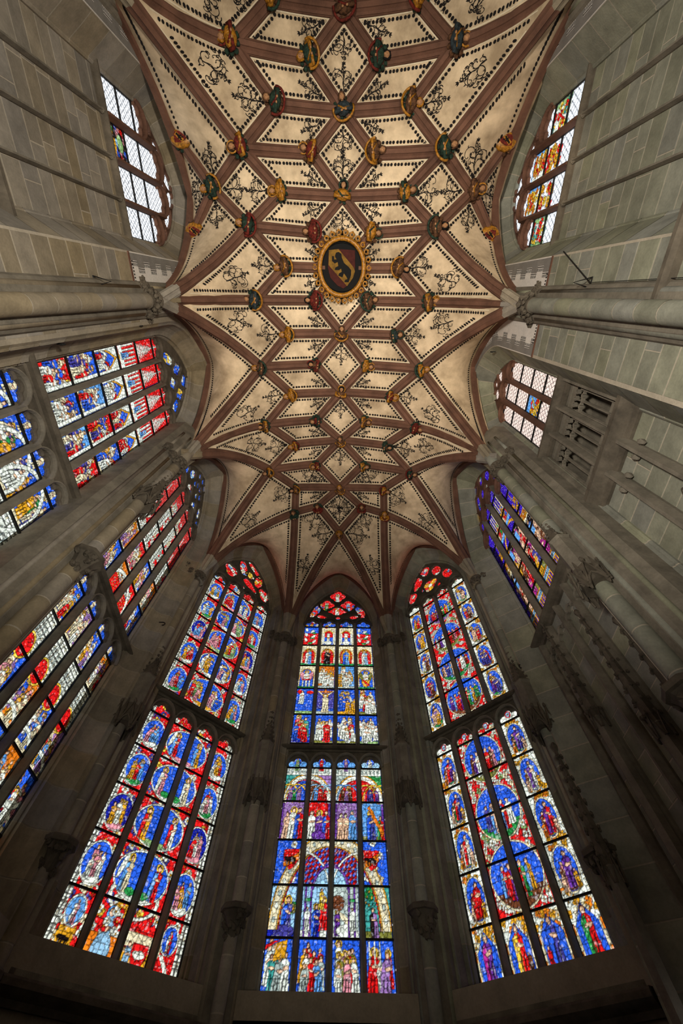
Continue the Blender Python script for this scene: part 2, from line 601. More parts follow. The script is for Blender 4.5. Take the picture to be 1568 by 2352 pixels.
# each painter fills a canvas; LX = light borders, ZR = panel rows
def paint_C_low(c, LX, ZR):
    z = ZR
    c.rect(-2, 2, z[0] - 1, z[-1] + 1, 'blue')
    scene_panel(c, *LX[0], z[0], z[1], 'blue', 'olive', ['white', 'grey', 'white', 'teal', 'white'], 8, .5, 0)
    a, b = LX[0]
    c.poly([(a + .18, z[1] - .3), (b - .12, z[1] - .26), (b - .1, z[1] - .02), (a + .22, z[1] - .05)], 'gold')
    c.poly([(a, z[1] - .16), (a + .22, z[1] - .05), (a + .3, z[1] - .01), (a + .02, z[1] - .08)], 'red')
    scene_panel(c, *LX[1], z[0], z[1], 'blue', 'olive', ['white', 'gold', 'red', 'grey', 'orange', 'lblue', 'red'], 10, .46, 0)
    scene_panel(c, *LX[2], z[0], z[1], 'blue', 'olive', ['white', 'mauve', 'red', 'pink', 'mauve', 'white', 'olive'], 9, .5, .5)
    scene_panel(c, *LX[3], z[0], z[1], 'blue', 'white', ['red', 'white', 'mauve', 'white'], 5, .56, .4)
    for q in (.06, .16, .26): c.rect(LX[3][0] + q, LX[3][0] + q + .022, z[1] - .34, z[1] - .02, 'white')
    # garden scenes under the great painted arch
    for i, (a, b) in enumerate(LX):
        c.rect(a, b, z[1], z[2], ['sky', 'sky', 'grey', 'teal'][i])
        c.rect(a, b, z[1], z[1] + .12, ['dblue', 'white', 'white', 'olive'][i])
        c.rect(a, b, z[2], z[3], ['blue', 'sky', 'sky', 'blue'][i])
    c.flowers(LX[3][0], LX[3][0] + .28, z[2] - .3, z[2] - .05, 9, ['green', 'green', 'teal'], .06)
    c.flowers(LX[0][0] + .25, LX[0][1], z[2] - .4, z[2] - .2, 5, ['green', 'teal', 'olive'], .06)
    c.figure(LX[0][1] - .17, z[1] + .02, .62, 'indigo', 'yellow', 'blue', lean=.02)
    c.ell(LX[0][1] - .2, z[1] + .1, .2, .1, 'indigo')
    c.figure(LX[1][1] - .22, z[1] + .02, .5, 'dblue', 'yellow', 'blue')
    c.figure(LX[1][1] - .07, z[1] + .12, .52, 'red', 'yellow')
    c.figure(LX[1][1] - .12, z[2] - .36, .34, 'yellow', None)
    c.figure(LX[2][0] + .1, z[1] + .04, .4, 'purple', 'yellow')
    c.poly([(LX[2][0] + .08, z[1] + .42), (LX[2][0] + .34, z[1] + .3), (LX[2][0] + .4, z[1] + .14), (LX[2][0] + .3, z[1] + .16)], 'cream')
    c.ell(LX[2][0] + .1, z[2] - .26, .14, .12, 'brown')
    c.ell(LX[2][0] + .25, z[1] + .12, .18, .09, 'white')
    c.figure(LX[3][0] + .2, z[1] + .02, .46, 'mauve', None, 'dark', lean=-.05)
    for q in (-.86, .86):                       # angels and shields beside the arch
        c.flowers(q - .22, q + .22, z[2] + .1, z[3], 8, ['white', 'white', 'cream'], .055)
    # great arch
    R0 = 1.02
    zc = z[1] + .12
    for r, col in ((R0 + .2, 'gold'), (R0 + .175, 'cream'), (R0 + .02, 'gold'), (R0 - .01, 'red')):
        c.ringc(0, zc, r, r * 1.32, {'gold': .025, 'cream': .155, 'red': .02}[col], col, 0.0, 3.15)
    for k in range(22):
        th = .1 + k * .14
        c.ell((R0 + .1) * math.cos(th), zc + (R0 + .1) * 1.32 * math.sin(th), .035, .05, 'grey' if k % 2 else 'white')

    def inner(U, Z): return (np.hypot(U / R0, (Z - zc) / (R0 * 1.32)) < 1) & (abs(U) < .56) & (Z > z[2] - .02) & (np.hypot((abs(U) - .0) / .34, (Z - z[2] + .05) / .36) > 1)
    c.pattern(-.6, .6, z[2], z[3], inner, 'dred')
    for (cc, ph) in (('blue', 0), ('mauve', 1), ('red', 2)):
        c.pattern(-.6, .6, z[2], z[3], lambda U, Z: inner(U, Z) & (np.mod(np.floor((U + Z) / .07) + 2 * np.floor((U - Z) / .07), 4) == ph), cc)
    for sg in (-1, 1):
        c.ringc(sg * .62, z[2] - .15, .62, .75, .035, 'white', *((1.6, 3.1) if sg > 0 else (0, 1.55)))
        c.ringc(0, z[2] - .05, .38, .42, .04, 'purple', 0, 3.14)
        for xx in (.39, .5): c.rect(sg * xx - .018, sg * xx + .018, z[1], z[2], 'purple')
        c.figure(sg * .45, z[1] + .12, .36, 'white', arms=False)
        c.rect(sg * .45 - .06, sg * .45 + .06, z[1] + .55, z[1] + .6, 'green')
    for q in (-.88, .88):
        c.shield(q, z[2] + .46, .17, 'red')
        c.poly([(q - .17, z[2] + .4), (q + .17, z[2] + .58), (q + .17, z[2] + .44), (q - .15, z[2] + .3)], 'orange')
        c.bear(q, z[2] + .45, .15)
    # four passion scenes
    for i, (a, b) in enumerate(LX):
        c.rect(a, b, z[3], z[4], ['mauve', 'red', 'mauve', 'lblue'][i])
        c.rect(a, b, z[3], z[3] + .1, 'olive')
        e = a if i in (0, 2) else b - .05
        c.rect(e, e + .05, z[3], z[4], 'purple')
    f = lambda i, d, *k, **q: c.figure(LX[i][0] + d, z[3] + .03, *k, **q)
    f(0, .16, .56, 'flesh'); f(0, .3, .66, 'white', halo='yellow'); f(0, .44, .66, 'red', cape='blue')
    f(1, .1, .6, 'white'); f(1, .44, .6, 'red', cape='blue'); f(1, .27, .6, 'purple', halo='yellow'); c.ell(LX[1][0] + .27, z[3] + .1, .16, .1, 'purple')
    f(2, .15, .55, 'flesh', skin='cream'); f(2, .26, .55, 'flesh', skin='cream'); f(2, .42, .62, 'lblue', hair='sky')
    f(3, .44, .5, 'red', cape='green'); f(3, .22, .62, 'indigo', halo='yellow', cape='blue')
    c.poly([(LX[3][0] + .14, z[4] - .12), (LX[3][0] + .2, z[4] - .06), (LX[3][1] - .02, z[3] + .18), (LX[3][1] - .06, z[3] + .1)], 'orange')
    # arcade at the top
    for i, (a, b) in enumerate(LX):
        c.rect(a, b, z[4], z[5], ['teal', 'mauve', 'grey', 'green'][i])
        c.rect(a, b, z[5] - .16, z[5], 'white')
        for q in range(5): c.rect(a + .03 + q * .1, a + .08 + q * .1, z[5] - .13, z[5] - .02, 'grey')
        cx_ = b if i in (0, 2) else a
        rr = .56
        for r, col, wd in ((rr, 'gold', .03), (rr - .03, 'white', .085), (rr - .115, 'red', .02)):
            c.put(a, b, z[4], z[5], lambda U, Z, r=r, wd=wd: (U > a) & (U < b) & (Z < z[5] - .16) & (abs(np.hypot(U - cx_, (Z - z[4]) * .86) - r + wd / 2) < wd / 2), col)
        c.put(a, b, z[4], z[5], lambda U, Z: (U > a) & (U < b) & (Z > z[4]) & (np.hypot(U - cx_, (Z - z[4]) * .86) < rr - .135), ['blue', 'brown', 'red', 'red'][i])
        for q in range(3):
            c.put(a, b, z[4], z[5], lambda U, Z: (U > a) & (U < b) & (abs(np.hypot(U - (a + .12 + q * .2), (Z - z[4]) * .7) - .28) < .012), ['yellow', 'sky', 'lblue', 'yellow'][i])
        c.crowd(a + .1, b - .1, z[4], z[4] + .36, [['mauve', 'green'], ['red', 'lblue'], ['mauve', 'brown'], ['purple', 'indigo']][i], 3, .34, .6 if i in (1, 2) else 0)
        hz = z[5] + .14
        c.rect(a, b, z[5], z[5] + .5, ['lblue', 'lblue', 'lblue', 'sky'][i])
        c.ell((a + b) / 2, hz + .06, .11, .12, 'blue')
        c.figure((a + b) / 2, z[5] - .06, .34, ['lgreen', 'red', 'mauve', 'white'][i], hair=['magenta', 'white', 'orange', 'white'][i])


def paint_C_up(c, LX, ZR):
    z = ZR
    c.rect(-2, 2, z[0] - 1, z[-1] + 3, 'blue')
    P0 = [['red', 'blue', 'blue', 'red', 'teal'], ['white', 'red', 'white', 'white'], ['white', 'red', 'blue', 'white', 'white'], ['white']]
    for i, (a, b) in enumerate(LX):
        m_ = (a + b) / 2
        scene_panel(c, a, b, z[0], z[1], 'blue', ['dblue', 'olive', 'olive', 'lgreen'][i], P0[i], [5, 5, 8, 9][i], .6 if i < 2 else .5, [.9, .1, .3, 0][i])
        c.rect(a, b, z[0], z[0] + .05, 'white')
        scene_panel(c, a, b, z[1], z[2], 'blue', ['lgreen', 'grey', 'gold', 'olive'][i], [['white'], ['white'], ['white', 'gold', 'red', 'blue'], ['white', 'white', 'red', 'lblue']][i], [1, 0, 8, 8][i], .5, [0, 0, .4, .4][i])
        scene_panel(c, a, b, z[2], z[3], ['blue', 'orange', 'lblue', 'blue'][i], ['green', 'grey', 'grey', 'green'][i], ['white', 'white', 'gold', 'white', 'magenta'], [0, 7, 8, 0][i], .5, .3)
        c.rect(a, b, z[3], z[4], 'cream')
        c.ell(m_, z[3] + .46, .23, .3, 'gold'); c.ell(m_, z[3] + .46, .2, .27, 'red'); c.rect(m_ - .2, m_ + .2, z[3] + .1, z[3] + .46, 'red')
        c.rect(a, b, z[3], z[3] + .13, 'green')
        if i == 2: c.ell(m_, z[3] + .42, .16, .3, 'gold')
        c.figure(m_, z[3] + .08, .66, ['lblue', 'dark', 'lblue', 'sky'][i], 'gold', ['white', 'dark', 'blue', 'white'][i])
        c.rect(a, b, z[4], z[5], ['red', 'cream', 'cream', 'red'][i])
        if i in (1, 2):
            c.ell(m_, z[4] + .45, .2, .3, 'yellow'); c.ell(m_, z[4] + .45, .17, .26, 'red'); c.rect(m_ - .2, m_ + .2, z[4] + .06, z[4] + .4, 'blue')
            c.rect(m_ - .05, m_ + .05, z[4] + .1, z[4] + .6, 'white'); c.ell(m_, z[4] + .15, .14, .09, 'white'); c.rect(m_ - .03, m_ + .03, z[4] + .35, z[4] + .42, 'gold')
            for q in (-.2, .16): c.rect(m_ + q, m_ + q + .06, z[4] + .1, z[4] + .6, 'white')
        else:
            c.rect(a, b, z[5] - .3, z[5], 'blue')
            for q in range(9): c.ell(m_ + .17 * math.sin(q * 2.2), z[4] + .12 + .08 * q, .09, .05, 'white' if q % 3 else 'green', rot=q)
        c.flowers(a, b, z[5], z[5] + .5, 12, ['blue', 'white', 'gold', 'red', 'lblue'], .05)
    for q in (0, 3):                      # angels holding shields
        a, b = LX[q]
        m_ = (a + b) / 2
        c.rect(a, b, z[2], z[3], 'cream')
        c.ell(m_, z[2] + .44, .24, .34, 'gold'); c.ell(m_, z[2] + .44, .21, .31, 'blue'); c.rect(m_ - .21, m_ + .21, z[2] + .1, z[2] + .44, 'blue')
        for sg in (-1, 1): c.ell(m_ + sg * .12, z[2] + .46, .07, .2, 'pink' if q == 0 else 'olive', rot=sg * -.3)
        c.figure(m_, z[2] + .12, .6, 'white', 'yellow')
        c.rect(a, b, z[2], z[2] + .1, 'green')
        if q == 0:
            for k in range(5): c.rect(m_ - .13 + k * .052, m_ - .13 + (k + 1) * .052, z[2] + .08, z[2] + .32, 'blue' if k % 2 else 'white')
            c.rect(m_ - .13, m_ + .13, z[2] + .32, z[2] + .38, 'red')
        else: c.shield(m_, z[2] + .24, .13, 'gold', 'red')
    a, b = LX[1]                          # crucifixion
    m_ = (a + b) / 2 + .01
    c.rect(a, b, z[1] + .22, z[2], 'indigo'); c.rect(m_ - .03, m_ + .03, z[1] + .5, z[2], 'orange'); c.rect(m_ - .24, m_ + .24, z[2] - .12, z[2] - .07, 'orange')
    for sg in (-1, 1): c.poly([(m_ + sg * .02, z[2] - .3), (m_ + sg * .25, z[2] - .08), (m_ + sg * .22, z[2] - .06), (m_, z[2] - .24)], 'cream')
    c.figure(m_, z[1] + .08, .66, 'cream', 'gold', skin='cream', arms=False)
    a, b = LX[0]
    c.ell(a + .1, z[2] - .1, .07, .07, 'red'); c.ell(b - .1, z[2] - .12, .12, .06, 'red')
    # tracery glass
    rr = c.rs
    zt = z[5] + .45
    c.rect(-2, 2, zt + .0, zt + 2, 'red')
    for (x, y, col) in ((-.03, 12.83, 'white'), (-.45, 12.27, 'green'), (.4, 12.27, 'lblue'), (-.03, 12.0, 'white')):
        c.figure(x, y - .28, .5, col, 'white')
        c.flowers(x - .25, x + .25, y - .25, y + .2, 4, ['red', 'gold', 'white'], .04)
    for sg in (-1, 1): c.flowers(sg * .88 - .25, sg * .88 + .25, 11.6, 12.4, 26, ['blue', 'blue', 'red', 'white', 'orange', 'lblue'], .06)


def medallions(c, LX, ZR, big, small, side, flor, outl='white', top=None):
    """side medallions per panel in the outer lights, large roundels spanning the middle lights"""
    z = ZR
    n = len(z) - 1
    H = z[1] - z[0]
    for i in (0, 3):
        a, b = LX[i]
        c.rect(a, b, z[0] - 1, z[-1] + .6, side)
    a, b = LX[1][0], LX[2][1]
    c.rect(a, b, z[0] - 1, z[-1] + .6, 'red')
    return a, b, H, n


def paint_L(c, LX, ZR, low=False):
    z = ZR
    n = len(z) - 1
    H = z[1] - z[0]
    c.rect(-2, 2, z[0] - 1, z[-1] + 3, 'red')
    for a, b in LX: c.flowers(a, b, z[0], z[-1] + .5, 130, ['yellow', 'white', 'white', 'cream', 'indigo', 'cream', 'red', 'red', 'red'], .055)
    for i in (0, 3):
        a, b = LX[i]
        e = (a, a + .13) if i == 0 else (b - .13, b)
        c.masonry(e[0], e[1], z[0] - .1, z[-1] + .3)
        mx_ = a + .31 if i == 0 else b - .31
        for k in range(n):
            zc = z[k] + H * .47
            if low and k == 0:
                c.ell(mx_, zc + .16, .17, .2, 'white'); c.ell(mx_, zc + .16, .145, .175, 'lblue' if i == 0 else 'blue')
                c.figure(mx_, zc + .0, .3, 'pink' if i == 0 else 'red', None, 'white')
                c.shield(mx_, z[0] + .2, .14, 'gold' if i == 0 else 'red', None if i == 0 else 'white')
                if i == 0: c.bear(mx_, z[0] + .2, .12)
                c.rect(a, b, z[0], z[0] + .07, 'pink')
                c.masonry(e[0], e[1], z[0] - .1, z[1])
                continue
            cut = (a + .0, b + .0, 0, 99)
            c.ell(mx_, zc, .27, H * .40, 'white', cut=cut)
            c.ell(mx_, zc, .243, H * .40 - .027, ['blue', 'blue', 'dblue', 'blue'][k % 4], cut=cut)
            c.ell(mx_, zc - H * .27, .16, H * .1, ['green', 'white', 'pink'][k % 3], cut=cut)
            c.crowd(mx_ - .12, mx_ + .12, zc - H * .32, zc + H * .26, ['white', 'red', 'white', 'pink', 'lblue', 'gold'], 4, H * .46, .3)
    a, b = LX[1][0], LX[2][1]
    for k in range(n):
        zc = z[k] + H * .5
        if low and k == 0:
            c.ringc(0, z[1] + .1, .5, .28, .04, 'white')
            c.rect(a, 0, z[0], z[0] + .38, 'orange')
            c.figure(a + .28, z[0] + .06, .66, 'sky', 'lblue', 'grey', hair='brown'); c.ell(a + .3, z[0] + .2, .16, .2, 'sky')
            c.flowers(a, 0, z[0] + .45, z[1], 8, ['gold', 'white', 'red'], .05)
            c.rect(.06, b, z[0] + .32, z[0] + .5, 'cream'); c.rect(.06, b, z[0] + .06, z[0] + .3, 'gold')
            c.figure(.2, z[0], .4, 'sky')
            c.shield(b - .18, z[0] + .24, .15, 'red'); c.ell(b - .18, z[0] + .26, .12, .05, 'white')
            c.rect(a, b, z[0], z[0] + .07, 'pink')
            continue
        c.ell(0, zc, .56, H * .475, 'white')
        c.ell(0, zc, .528, H * .475 - .03, 'blue')
        c.put(-.6, .6, zc - H, zc, lambda U, Z: (np.hypot(U / .52, (Z - zc) / (H * .44)) < 1) & (Z < zc - H * .3), ['gold', 'white', 'lgreen', 'white', 'pink'][k % 5])
        for sg in (-1, 1):
            if low: 
                c.figure(sg * .3, zc - H * .36, H * .7, ['white', 'pink', 'cream', 'red', 'gold'][(k * 2 + (sg > 0)) % 5], 'yellow', ['white', 'lblue', 'red'][k % 3])
                if sg < 0 and k in (1, 4): c.ell(-.42, zc + H * .1, .045, H * .26, 'white', rot=-.25)
                if k in (1, 3): c.ell(sg * .14, zc - H * .3, .1, .06, 'green')
            else:
                c.crowd(sg * .3 - .15, sg * .3 + .14, zc - H * .36, zc + H * .3, ['white', 'red', 'white', 'gold', 'pink', 'blue', 'lgreen'], 5, H * .52, .45)
    if not low:
        c.rect(-2, 2, z[-1] + .42, z[-1] + 3, 'red')
        c.flowers(-1.3, 1.3, z[-1] + .1, z[-1] + 2.3, 130, ['white', 'white', 'cream', 'red', 'white', 'gold', 'lblue'], .075)
        c.flowers(-.02, .08, 12.4, 12.5, 3, ['gold', 'yellow'], .14)


def paint_R(c, LX, ZR, low=False):
    z = ZR
    n = len(z) - 1
    H = z[1] - z[0]
    c.rect(-2, 2, z[0] - 1, z[-1] + 3, 'red')
    for i in (0, 3):
        a, b = LX[i]
        m_ = (a + b) / 2
        c.rect(a, b, z[0] - .1, z[-1] + .6, 'white')
        c.pattern(a, b, z[0], z[-1] + .3, lambda U, Z: (np.mod(Z, .05) < .02) & (abs(U - m_) > .235), 'cream')
        for k in range(n):
            zc = z[k] + H * .5
            c.flowers(a + .03, b - .03, z[k] + .02, z[k] + .14, 6, ['gold', 'orange', 'gold', 'white'], .045)
            c.flowers(a + .03, b - .03, z[k + 1] - .14, z[k + 1] - .02, 6, ['gold', 'orange', 'gold'], .045)
            if low and k == 0: continue
            c.ell(m_, zc, .222, H * .43, 'cream'); c.ell(m_, zc, .196, H * .43 - .027, 'blue')
            c.ell(m_, zc - H * .26, .15, H * .12, ['green', 'brown', 'olive', 'grey'][k % 4])
            if low:
                c.figure(m_ - .07, zc - H * .36, H * .52, ['pink', 'red', 'white', 'green'][(k + i) % 4], None, 'brown')
                c.figure(m_ + .04, zc - H * .34, H * .68, ['purple', 'red', 'white', 'indigo'][(k + i) % 4], None, 'purple' if i == 3 else 'red', hair='brown')
                c.figure(m_ - .12, zc - H * .38, H * .32, ['orange', 'flesh'][k % 2]); c.figure(m_ + .13, zc - H * .36, H * .34, ['flesh', 'gold'][k % 2])
            else:
                c.crowd(m_ - .1, m_ + .1, zc - H * .36, zc + H * .3, ['purple', 'white', 'red', 'flesh', 'gold', 'brown', 'indigo'], 5, H * .5, .15)
    a, b = LX[1][0], LX[2][1]
    c.flowers(a, b, z[0], z[-1] + .5, 420, ['white', 'cream', 'white', 'white', 'lgreen', 'white', 'white', 'red'], .05)
    c.rect(a, a + .035, z[0], z[-1], 'red'); c.rect(b - .035, b, z[0], z[-1], 'red')
    tot = z[-1] - z[0]
    if low:
        cs = [(3.46, .56), (4.5, .53), (5.6, .5)]
        rz_ = .5
    else:
        cs = [(7.27, .56), (8.33, .55), (9.40, .53), (10.55, .46)]
        rz_ = .5
    for q, (zc, r) in enumerate(cs):
        rr = rz_ * (1.02 if low else 1.04)
        c.ell(0, zc, r, rr, 'cream'); c.ell(0, zc, r - .03, rr - .03, 'blue')
        c.put(-.6, .6, zc - rr, zc, lambda U, Z: (np.hypot(U / (r - .03), (Z - zc) / (rr - .03)) < 1) & (Z < zc - rr * .42), ['brown', 'green', 'olive', 'mauve'][q % 4])
        for sg in (-1, 1):
            for k in range(3 if not low else 2):
                c.figure(sg * (.12 + .14 * k), zc - rr * (.7 - .12 * k), rr * (1.1 - .15 * k), [['purple', 'green', 'red', 'gold'], ['flesh', 'red', 'indigo', 'white'], ['white', 'red', 'purple', 'pink']][q % 3][(k * 2 + (sg > 0)) % 4], None, ['red', 'lblue', None, 'brown'][(k + q) % 4], skin='flesh')
    if low:                                   # four apostles in niches
        for i, (x0, x1) in enumerate(LX):
            m_ = (x0 + x1) / 2
            c.rect(x0, x1, z[0], z[1], 'white')
            c.flowers(x0, x1, z[1] - .26, z[1], 16, ['gold', 'orange', 'white', 'gold', 'cream'], .05)
            c.poly([(m_ - .2, z[0] + .08), (m_ + .2, z[0] + .08), (m_ + .2, z[1] - .3), (m_, z[1] - .06), (m_ - .2, z[1] - .3)], 'blue')
            for sg in (-1, 1):
                c.rect(m_ + sg * .225 - .02, m_ + sg * .225 + .02, z[0] + .08, z[1] - .3, 'cream')
                c.rect(m_ + sg * .25 - .02, m_ + sg * .25 + .02, z[0], z[0] + .2, 'orange'); c.rect(m_ + sg * .25 - .02, m_ + sg * .25 + .02, z[1] - .42, z[1] - .28, 'orange')
            c.rect(x0, x1, z[0], z[0] + .09, 'cream')
            for q in range(12): c.rect(x0 + .05 + q * .04, x0 + .062 + q * .04, z[0] + .035, z[0] + .055, 'dark')
            c.figure(m_, z[0] + .1, .62, ['purple', 'red', 'indigo', 'red'][i], None, ['magenta', 'yellow', 'blue', 'green'][i], hair=['grey', 'brown', 'brown', 'brown'][i])
            if i in (1, 2): c.figure(m_ + (.13 if i == 1 else -.14), z[0] + .1, .26, ['brown', 'red'][i - 1], arms=False)
        for x0, x1 in LX:
            c.ell((x0 + x1) / 2, z[-1] + .17, .075, .085, 'red'); c.ell((x0 + x1) / 2, z[-1] + .17, .05, .058, 'sky'); c.ell((x0 + x1) / 2, z[-1] + .17, .015, .02, 'gold')
    else:
        c.flowers(-1.3, 1.3, z[-1] + .15, z[-1] + 2.3, 150, ['white', 'lblue', 'red', 'white', 'lgreen', 'red', 'cream'], .055)
        for k in range(3): c.ell(-.05 + .17 * math.cos(k * 2.1 + .5), 12.0 + .17 * math.sin(k * 2.1 + .5), .17, .1, 'gold', rot=k * 2.1 + .5)
        c.ell(-.05, 12.0, .08, .08, 'white')


def paint_N(c, LX, ZR, kind='N', low=False):
    z = ZR
    n = len(z) - 1
    c.rect(-2, 2, z[0] - 1, z[-1] + 3, 'blue')
    for i, (a, b) in enumerate(LX):
        m_ = (a + b) / 2
        for k in range(n):
            z0, z1 = z[k], z[k + 1]
            top = n - 1 - k
            if low:
                if k == n - 2:
                    c.masonry(a, b, z0, z1, 'white'); c.pattern(a, b, z0, z1, lambda U, Z: (np.mod(U - a, .1) < .02) & (Z < z1 - .2), 'grey')
                    c.ell(m_, z0 + .1, .2, .24, 'yellow'); c.ell(m_, z0 + .1, .17, .2, 'red')
                elif kind == 'NB':
                    scene_panel(c, a, b, z0, z1, 'blue', 'cream', ['gold', 'white', 'cream', 'indigo', 'green', 'white'], 7, .5, .1)
                    c.ringc(m_ + (.3 if i < 2 else -.3), z0 + .2, .5, .62, .07, 'white')
                else:
                    scene_panel(c, a, b, z0, z1, ['blue', 'mauve', 'blue', 'orange'][(i + k) % 4], 'cream', CROWD + ['gold', 'cream'], 10, .42, .2)
                    if k in (1, 2): c.ringc(m_, z0 - .1, .4, .42, .07, 'white')
            elif kind == 'N':
                if top == 0 or (top == 1 and i in (0, 3)):
                    c.rect(a, b, z0, z1 + .5, 'red'); c.pattern(a, b, z0, z1 + .5, lambda U, Z: (np.mod(U + Z, .07) < .022) & (np.mod(U - Z, .07) < .022), 'white')
                    c.rect(m_ - .02, m_ + .02, z0, z0 + .5, 'white')
                    if i in (1, 2): c.flowers(a + .08, b - .08, z0, z0 + .5, 22, ['white', 'white', 'cream'], .05)
                elif top in (1, 2):
                    c.rect(a, b, z0, z1, 'red')
                    c.flowers(a, b, z0, z1, 30, ['white', 'cream', 'white', 'white'], .06)
                    c.masonry(m_ - .1, m_ + .1, z0, z1)
                else:
                    scene_panel(c, a, b, z0, z1, ['blue', 'orange', 'red'][(k + i) % 3], 'cream', CROWD + ['pink', 'gold', 'cream', 'white'], 11, .4, .2)
                    if k == 0 and i in (1, 2):
                        c.rect(a, b, z0, z0 + .5, 'red'); c.pattern(a, b, z0, z0 + .5, lambda U, Z: (np.mod(U, .08) < .025) & (np.mod(Z, .08) < .025), 'yellow')
                        c.ringc(0, z0 + .1, .62, .7, .08, 'white', 0, 3.14)
            else:
                if top == 0:
                    c.rect(a, b, z0, z1 + .5, 'red')
                    for q in range(8): c.ell(m_, z0 + .1 + .09 * q, .2 * (1 - q / 10), .035, 'white')
                    c.rect(m_ - .015, m_ + .015, z0 + .5, z1 + .3, 'white'); c.rect(m_ - .06, m_ + .06, z1 + .1, z1 + .13, 'white')
                elif top == 1:
                    c.rect(a, b, z0, z1, 'red')
                    for q in range(6): c.rect(a + .03 + q * .09, a + .075 + q * .09, z0 + .1 + .05 * (q % 2), z1 - .08, 'white')
                    c.rect(a, b, z0 + .1, z0 + .26, 'white'); c.figure(m_, z0 + .2, .4, 'lblue'); c.ell(m_, z0 + .05, .05, .07, 'gold')
                elif top == 2:
                    c.rect(a, b, z0, z1, 'white')
                    c.poly([(a + .02, z0), (b - .02, z0), (b - .03, z0 + .45), (m_ + .12, z0 + .66), (m_, z1 - .02), (m_ - .12, z0 + .66), (a + .03, z0 + .45)], 'gold')
                    c.poly([(a + .06, z0), (b - .06, z0), (b - .07, z0 + .42), (m_ + .1, z0 + .6), (m_, z1 - .12), (m_ - .1, z0 + .6), (a + .07, z0 + .42)], 'blue')
                    c.ringc(m_ - .1, z0, .14, .5, .03, 'white', 0, 3.14); c.ringc(m_ + .1, z0 + .05, .14, .46, .03, 'red', 0, 3.14)
                    c.crowd(a + .1, b - .1, z0, z0 + .5, ['white', 'red', 'white', 'cream'], 4, .4, .2)
                    for q in (a, b - .06): c.rect(q, q + .06, z0, z1, 'white')
                else:
                    scene_panel(c, a, b, z0, z1, ['red', 'blue', 'lblue'][(k + i) % 3], 'cream', ['white', 'red', 'white', 'indigo', 'gold', 'cream', 'blue'], 9, .46, .1)
                    for q in ((a, a + .07) if i == 3 else (b - .07, b),): c.rect(q[0], q[1], z0, z1, 'white')
    if not low:
        if kind == 'N': c.flowers(-1.3, 1.3, z[-1] + .3, z[-1] + 2.3, 170, ['white', 'blue', 'red', 'white', 'lblue', 'white', 'white'], .09)
        else: c.flowers(-1.3, 1.3, z[-1] + .3, z[-1] + 2.3, 130, ['dblue', 'blue', 'white', 'yellow', 'white', 'blue', 'white'], .10)
    else:
        for a, b in LX: c.figure((a + b) / 2, z[-1] - .06, .36, ['white', 'cream'][1], 'blue')


def paint_S(c, LX, ZR):
    z = ZR
    zt, H = z[-1], z[-1] - z[0]
    c.rect(-2, 2, z[0] - 1, zt + 3, 'violet')
    c.pattern(-2, 2, z[0], zt + 3, lambda U, Z: (np.mod(U + Z, .085) < .03) & (np.mod(U - Z, .085) < .03), 'magenta')
    for i, (a, b) in enumerate(LX):
        c.rect(a, b, z[0], z[0] + .17, 'cream'); c.rect(a, b, z[0] + .17, z[0] + .2, 'dark'); c.rect(a, b, z[0] + .2, z[0] + .23, 'white')
        c.rect(a, b, z[0] + .25, z[0] + .5, 'gold')
        for q in range(6): c.rect(a + .04 + q * .09, a + .085 + q * .09, z[0] + .27, z[0] + .46, 'purple')
        c.rect(a, b, z[0] + .5, z[0] + .62, 'sky'); c.rect(a, b, z[0] + .62, z[0] + .66, 'orange')
        for q in range(14): c.rect(a + q * .04, a + .015 + q * .04, z[0] + .53, z[0] + .59, 'dark')
        e = {0: (a, a + .14), 3: (b - .14, b)}.get(i)
        x0, x1 = (a + .14, b) if i == 0 else (a, b - .14) if i == 3 else (a, b)
        zs = z[0] + .66
        hh = z[0] + H * (.62 if i in (1, 2) else .48)
        c.rect(x0, x1, zs, hh, 'dark')
        c.rect(x0, x1, zs, zs + .2, 'olive')
        c.crowd(x0 + .07, x1 - .07, zs, hh - .1, ['red', 'flesh', 'gold', 'flesh', 'brown', 'red', 'magenta', 'indigo'], 9, .62, .1)
        c.rect(x0 + .05, x0 + .2, hh - .55, hh - .2, 'lblue')
        if i in (1, 2):
            c.ringc(0, hh - .2, .58, .62, .09, 'gold', 0, 3.14)
            c.rect(a, b, hh + .35, hh + .5, 'lblue'); c.rect(a, b, hh + .5, hh + .54, 'orange')
            c.rect(a, b, hh + .54, zt - .7, 'cream'); c.rect(a + .1, b - .1, hh + .56, zt - .8, 'red')
            c.figure((a + b) / 2, hh + .56, .6, ['green', 'blue'][i - 1], 'gold', 'red')
            for q in range(5): c.rect(a + .03 + q * .1, a + .07 + q * .1, zt - .75, zt - .1 + .2 * (q % 2), 'cream')
            c.flowers(a, b, zt - .95, zt - .7, 8, ['gold', 'orange'], .05)
        else:
            c.rect(x0, x1, hh, hh + .35, 'cream')
            c.flowers(x0 + .05, x1 - .05, hh + .1, hh + 1.0, 26, ['gold', 'orange', 'gold'], .05)
            c.rect((x0 + x1) / 2 - .015, (x0 + x1) / 2 + .015, hh + .8, hh + 1.5, 'gold')
    c.flowers(-1.3, 1.3, zt + .45, zt + 2.3, 80, ['dblue', 'green', 'white', 'red', 'gold', 'blue'], .06)
    c.ell(-.9, 12.4, .12, .3, 'gold')


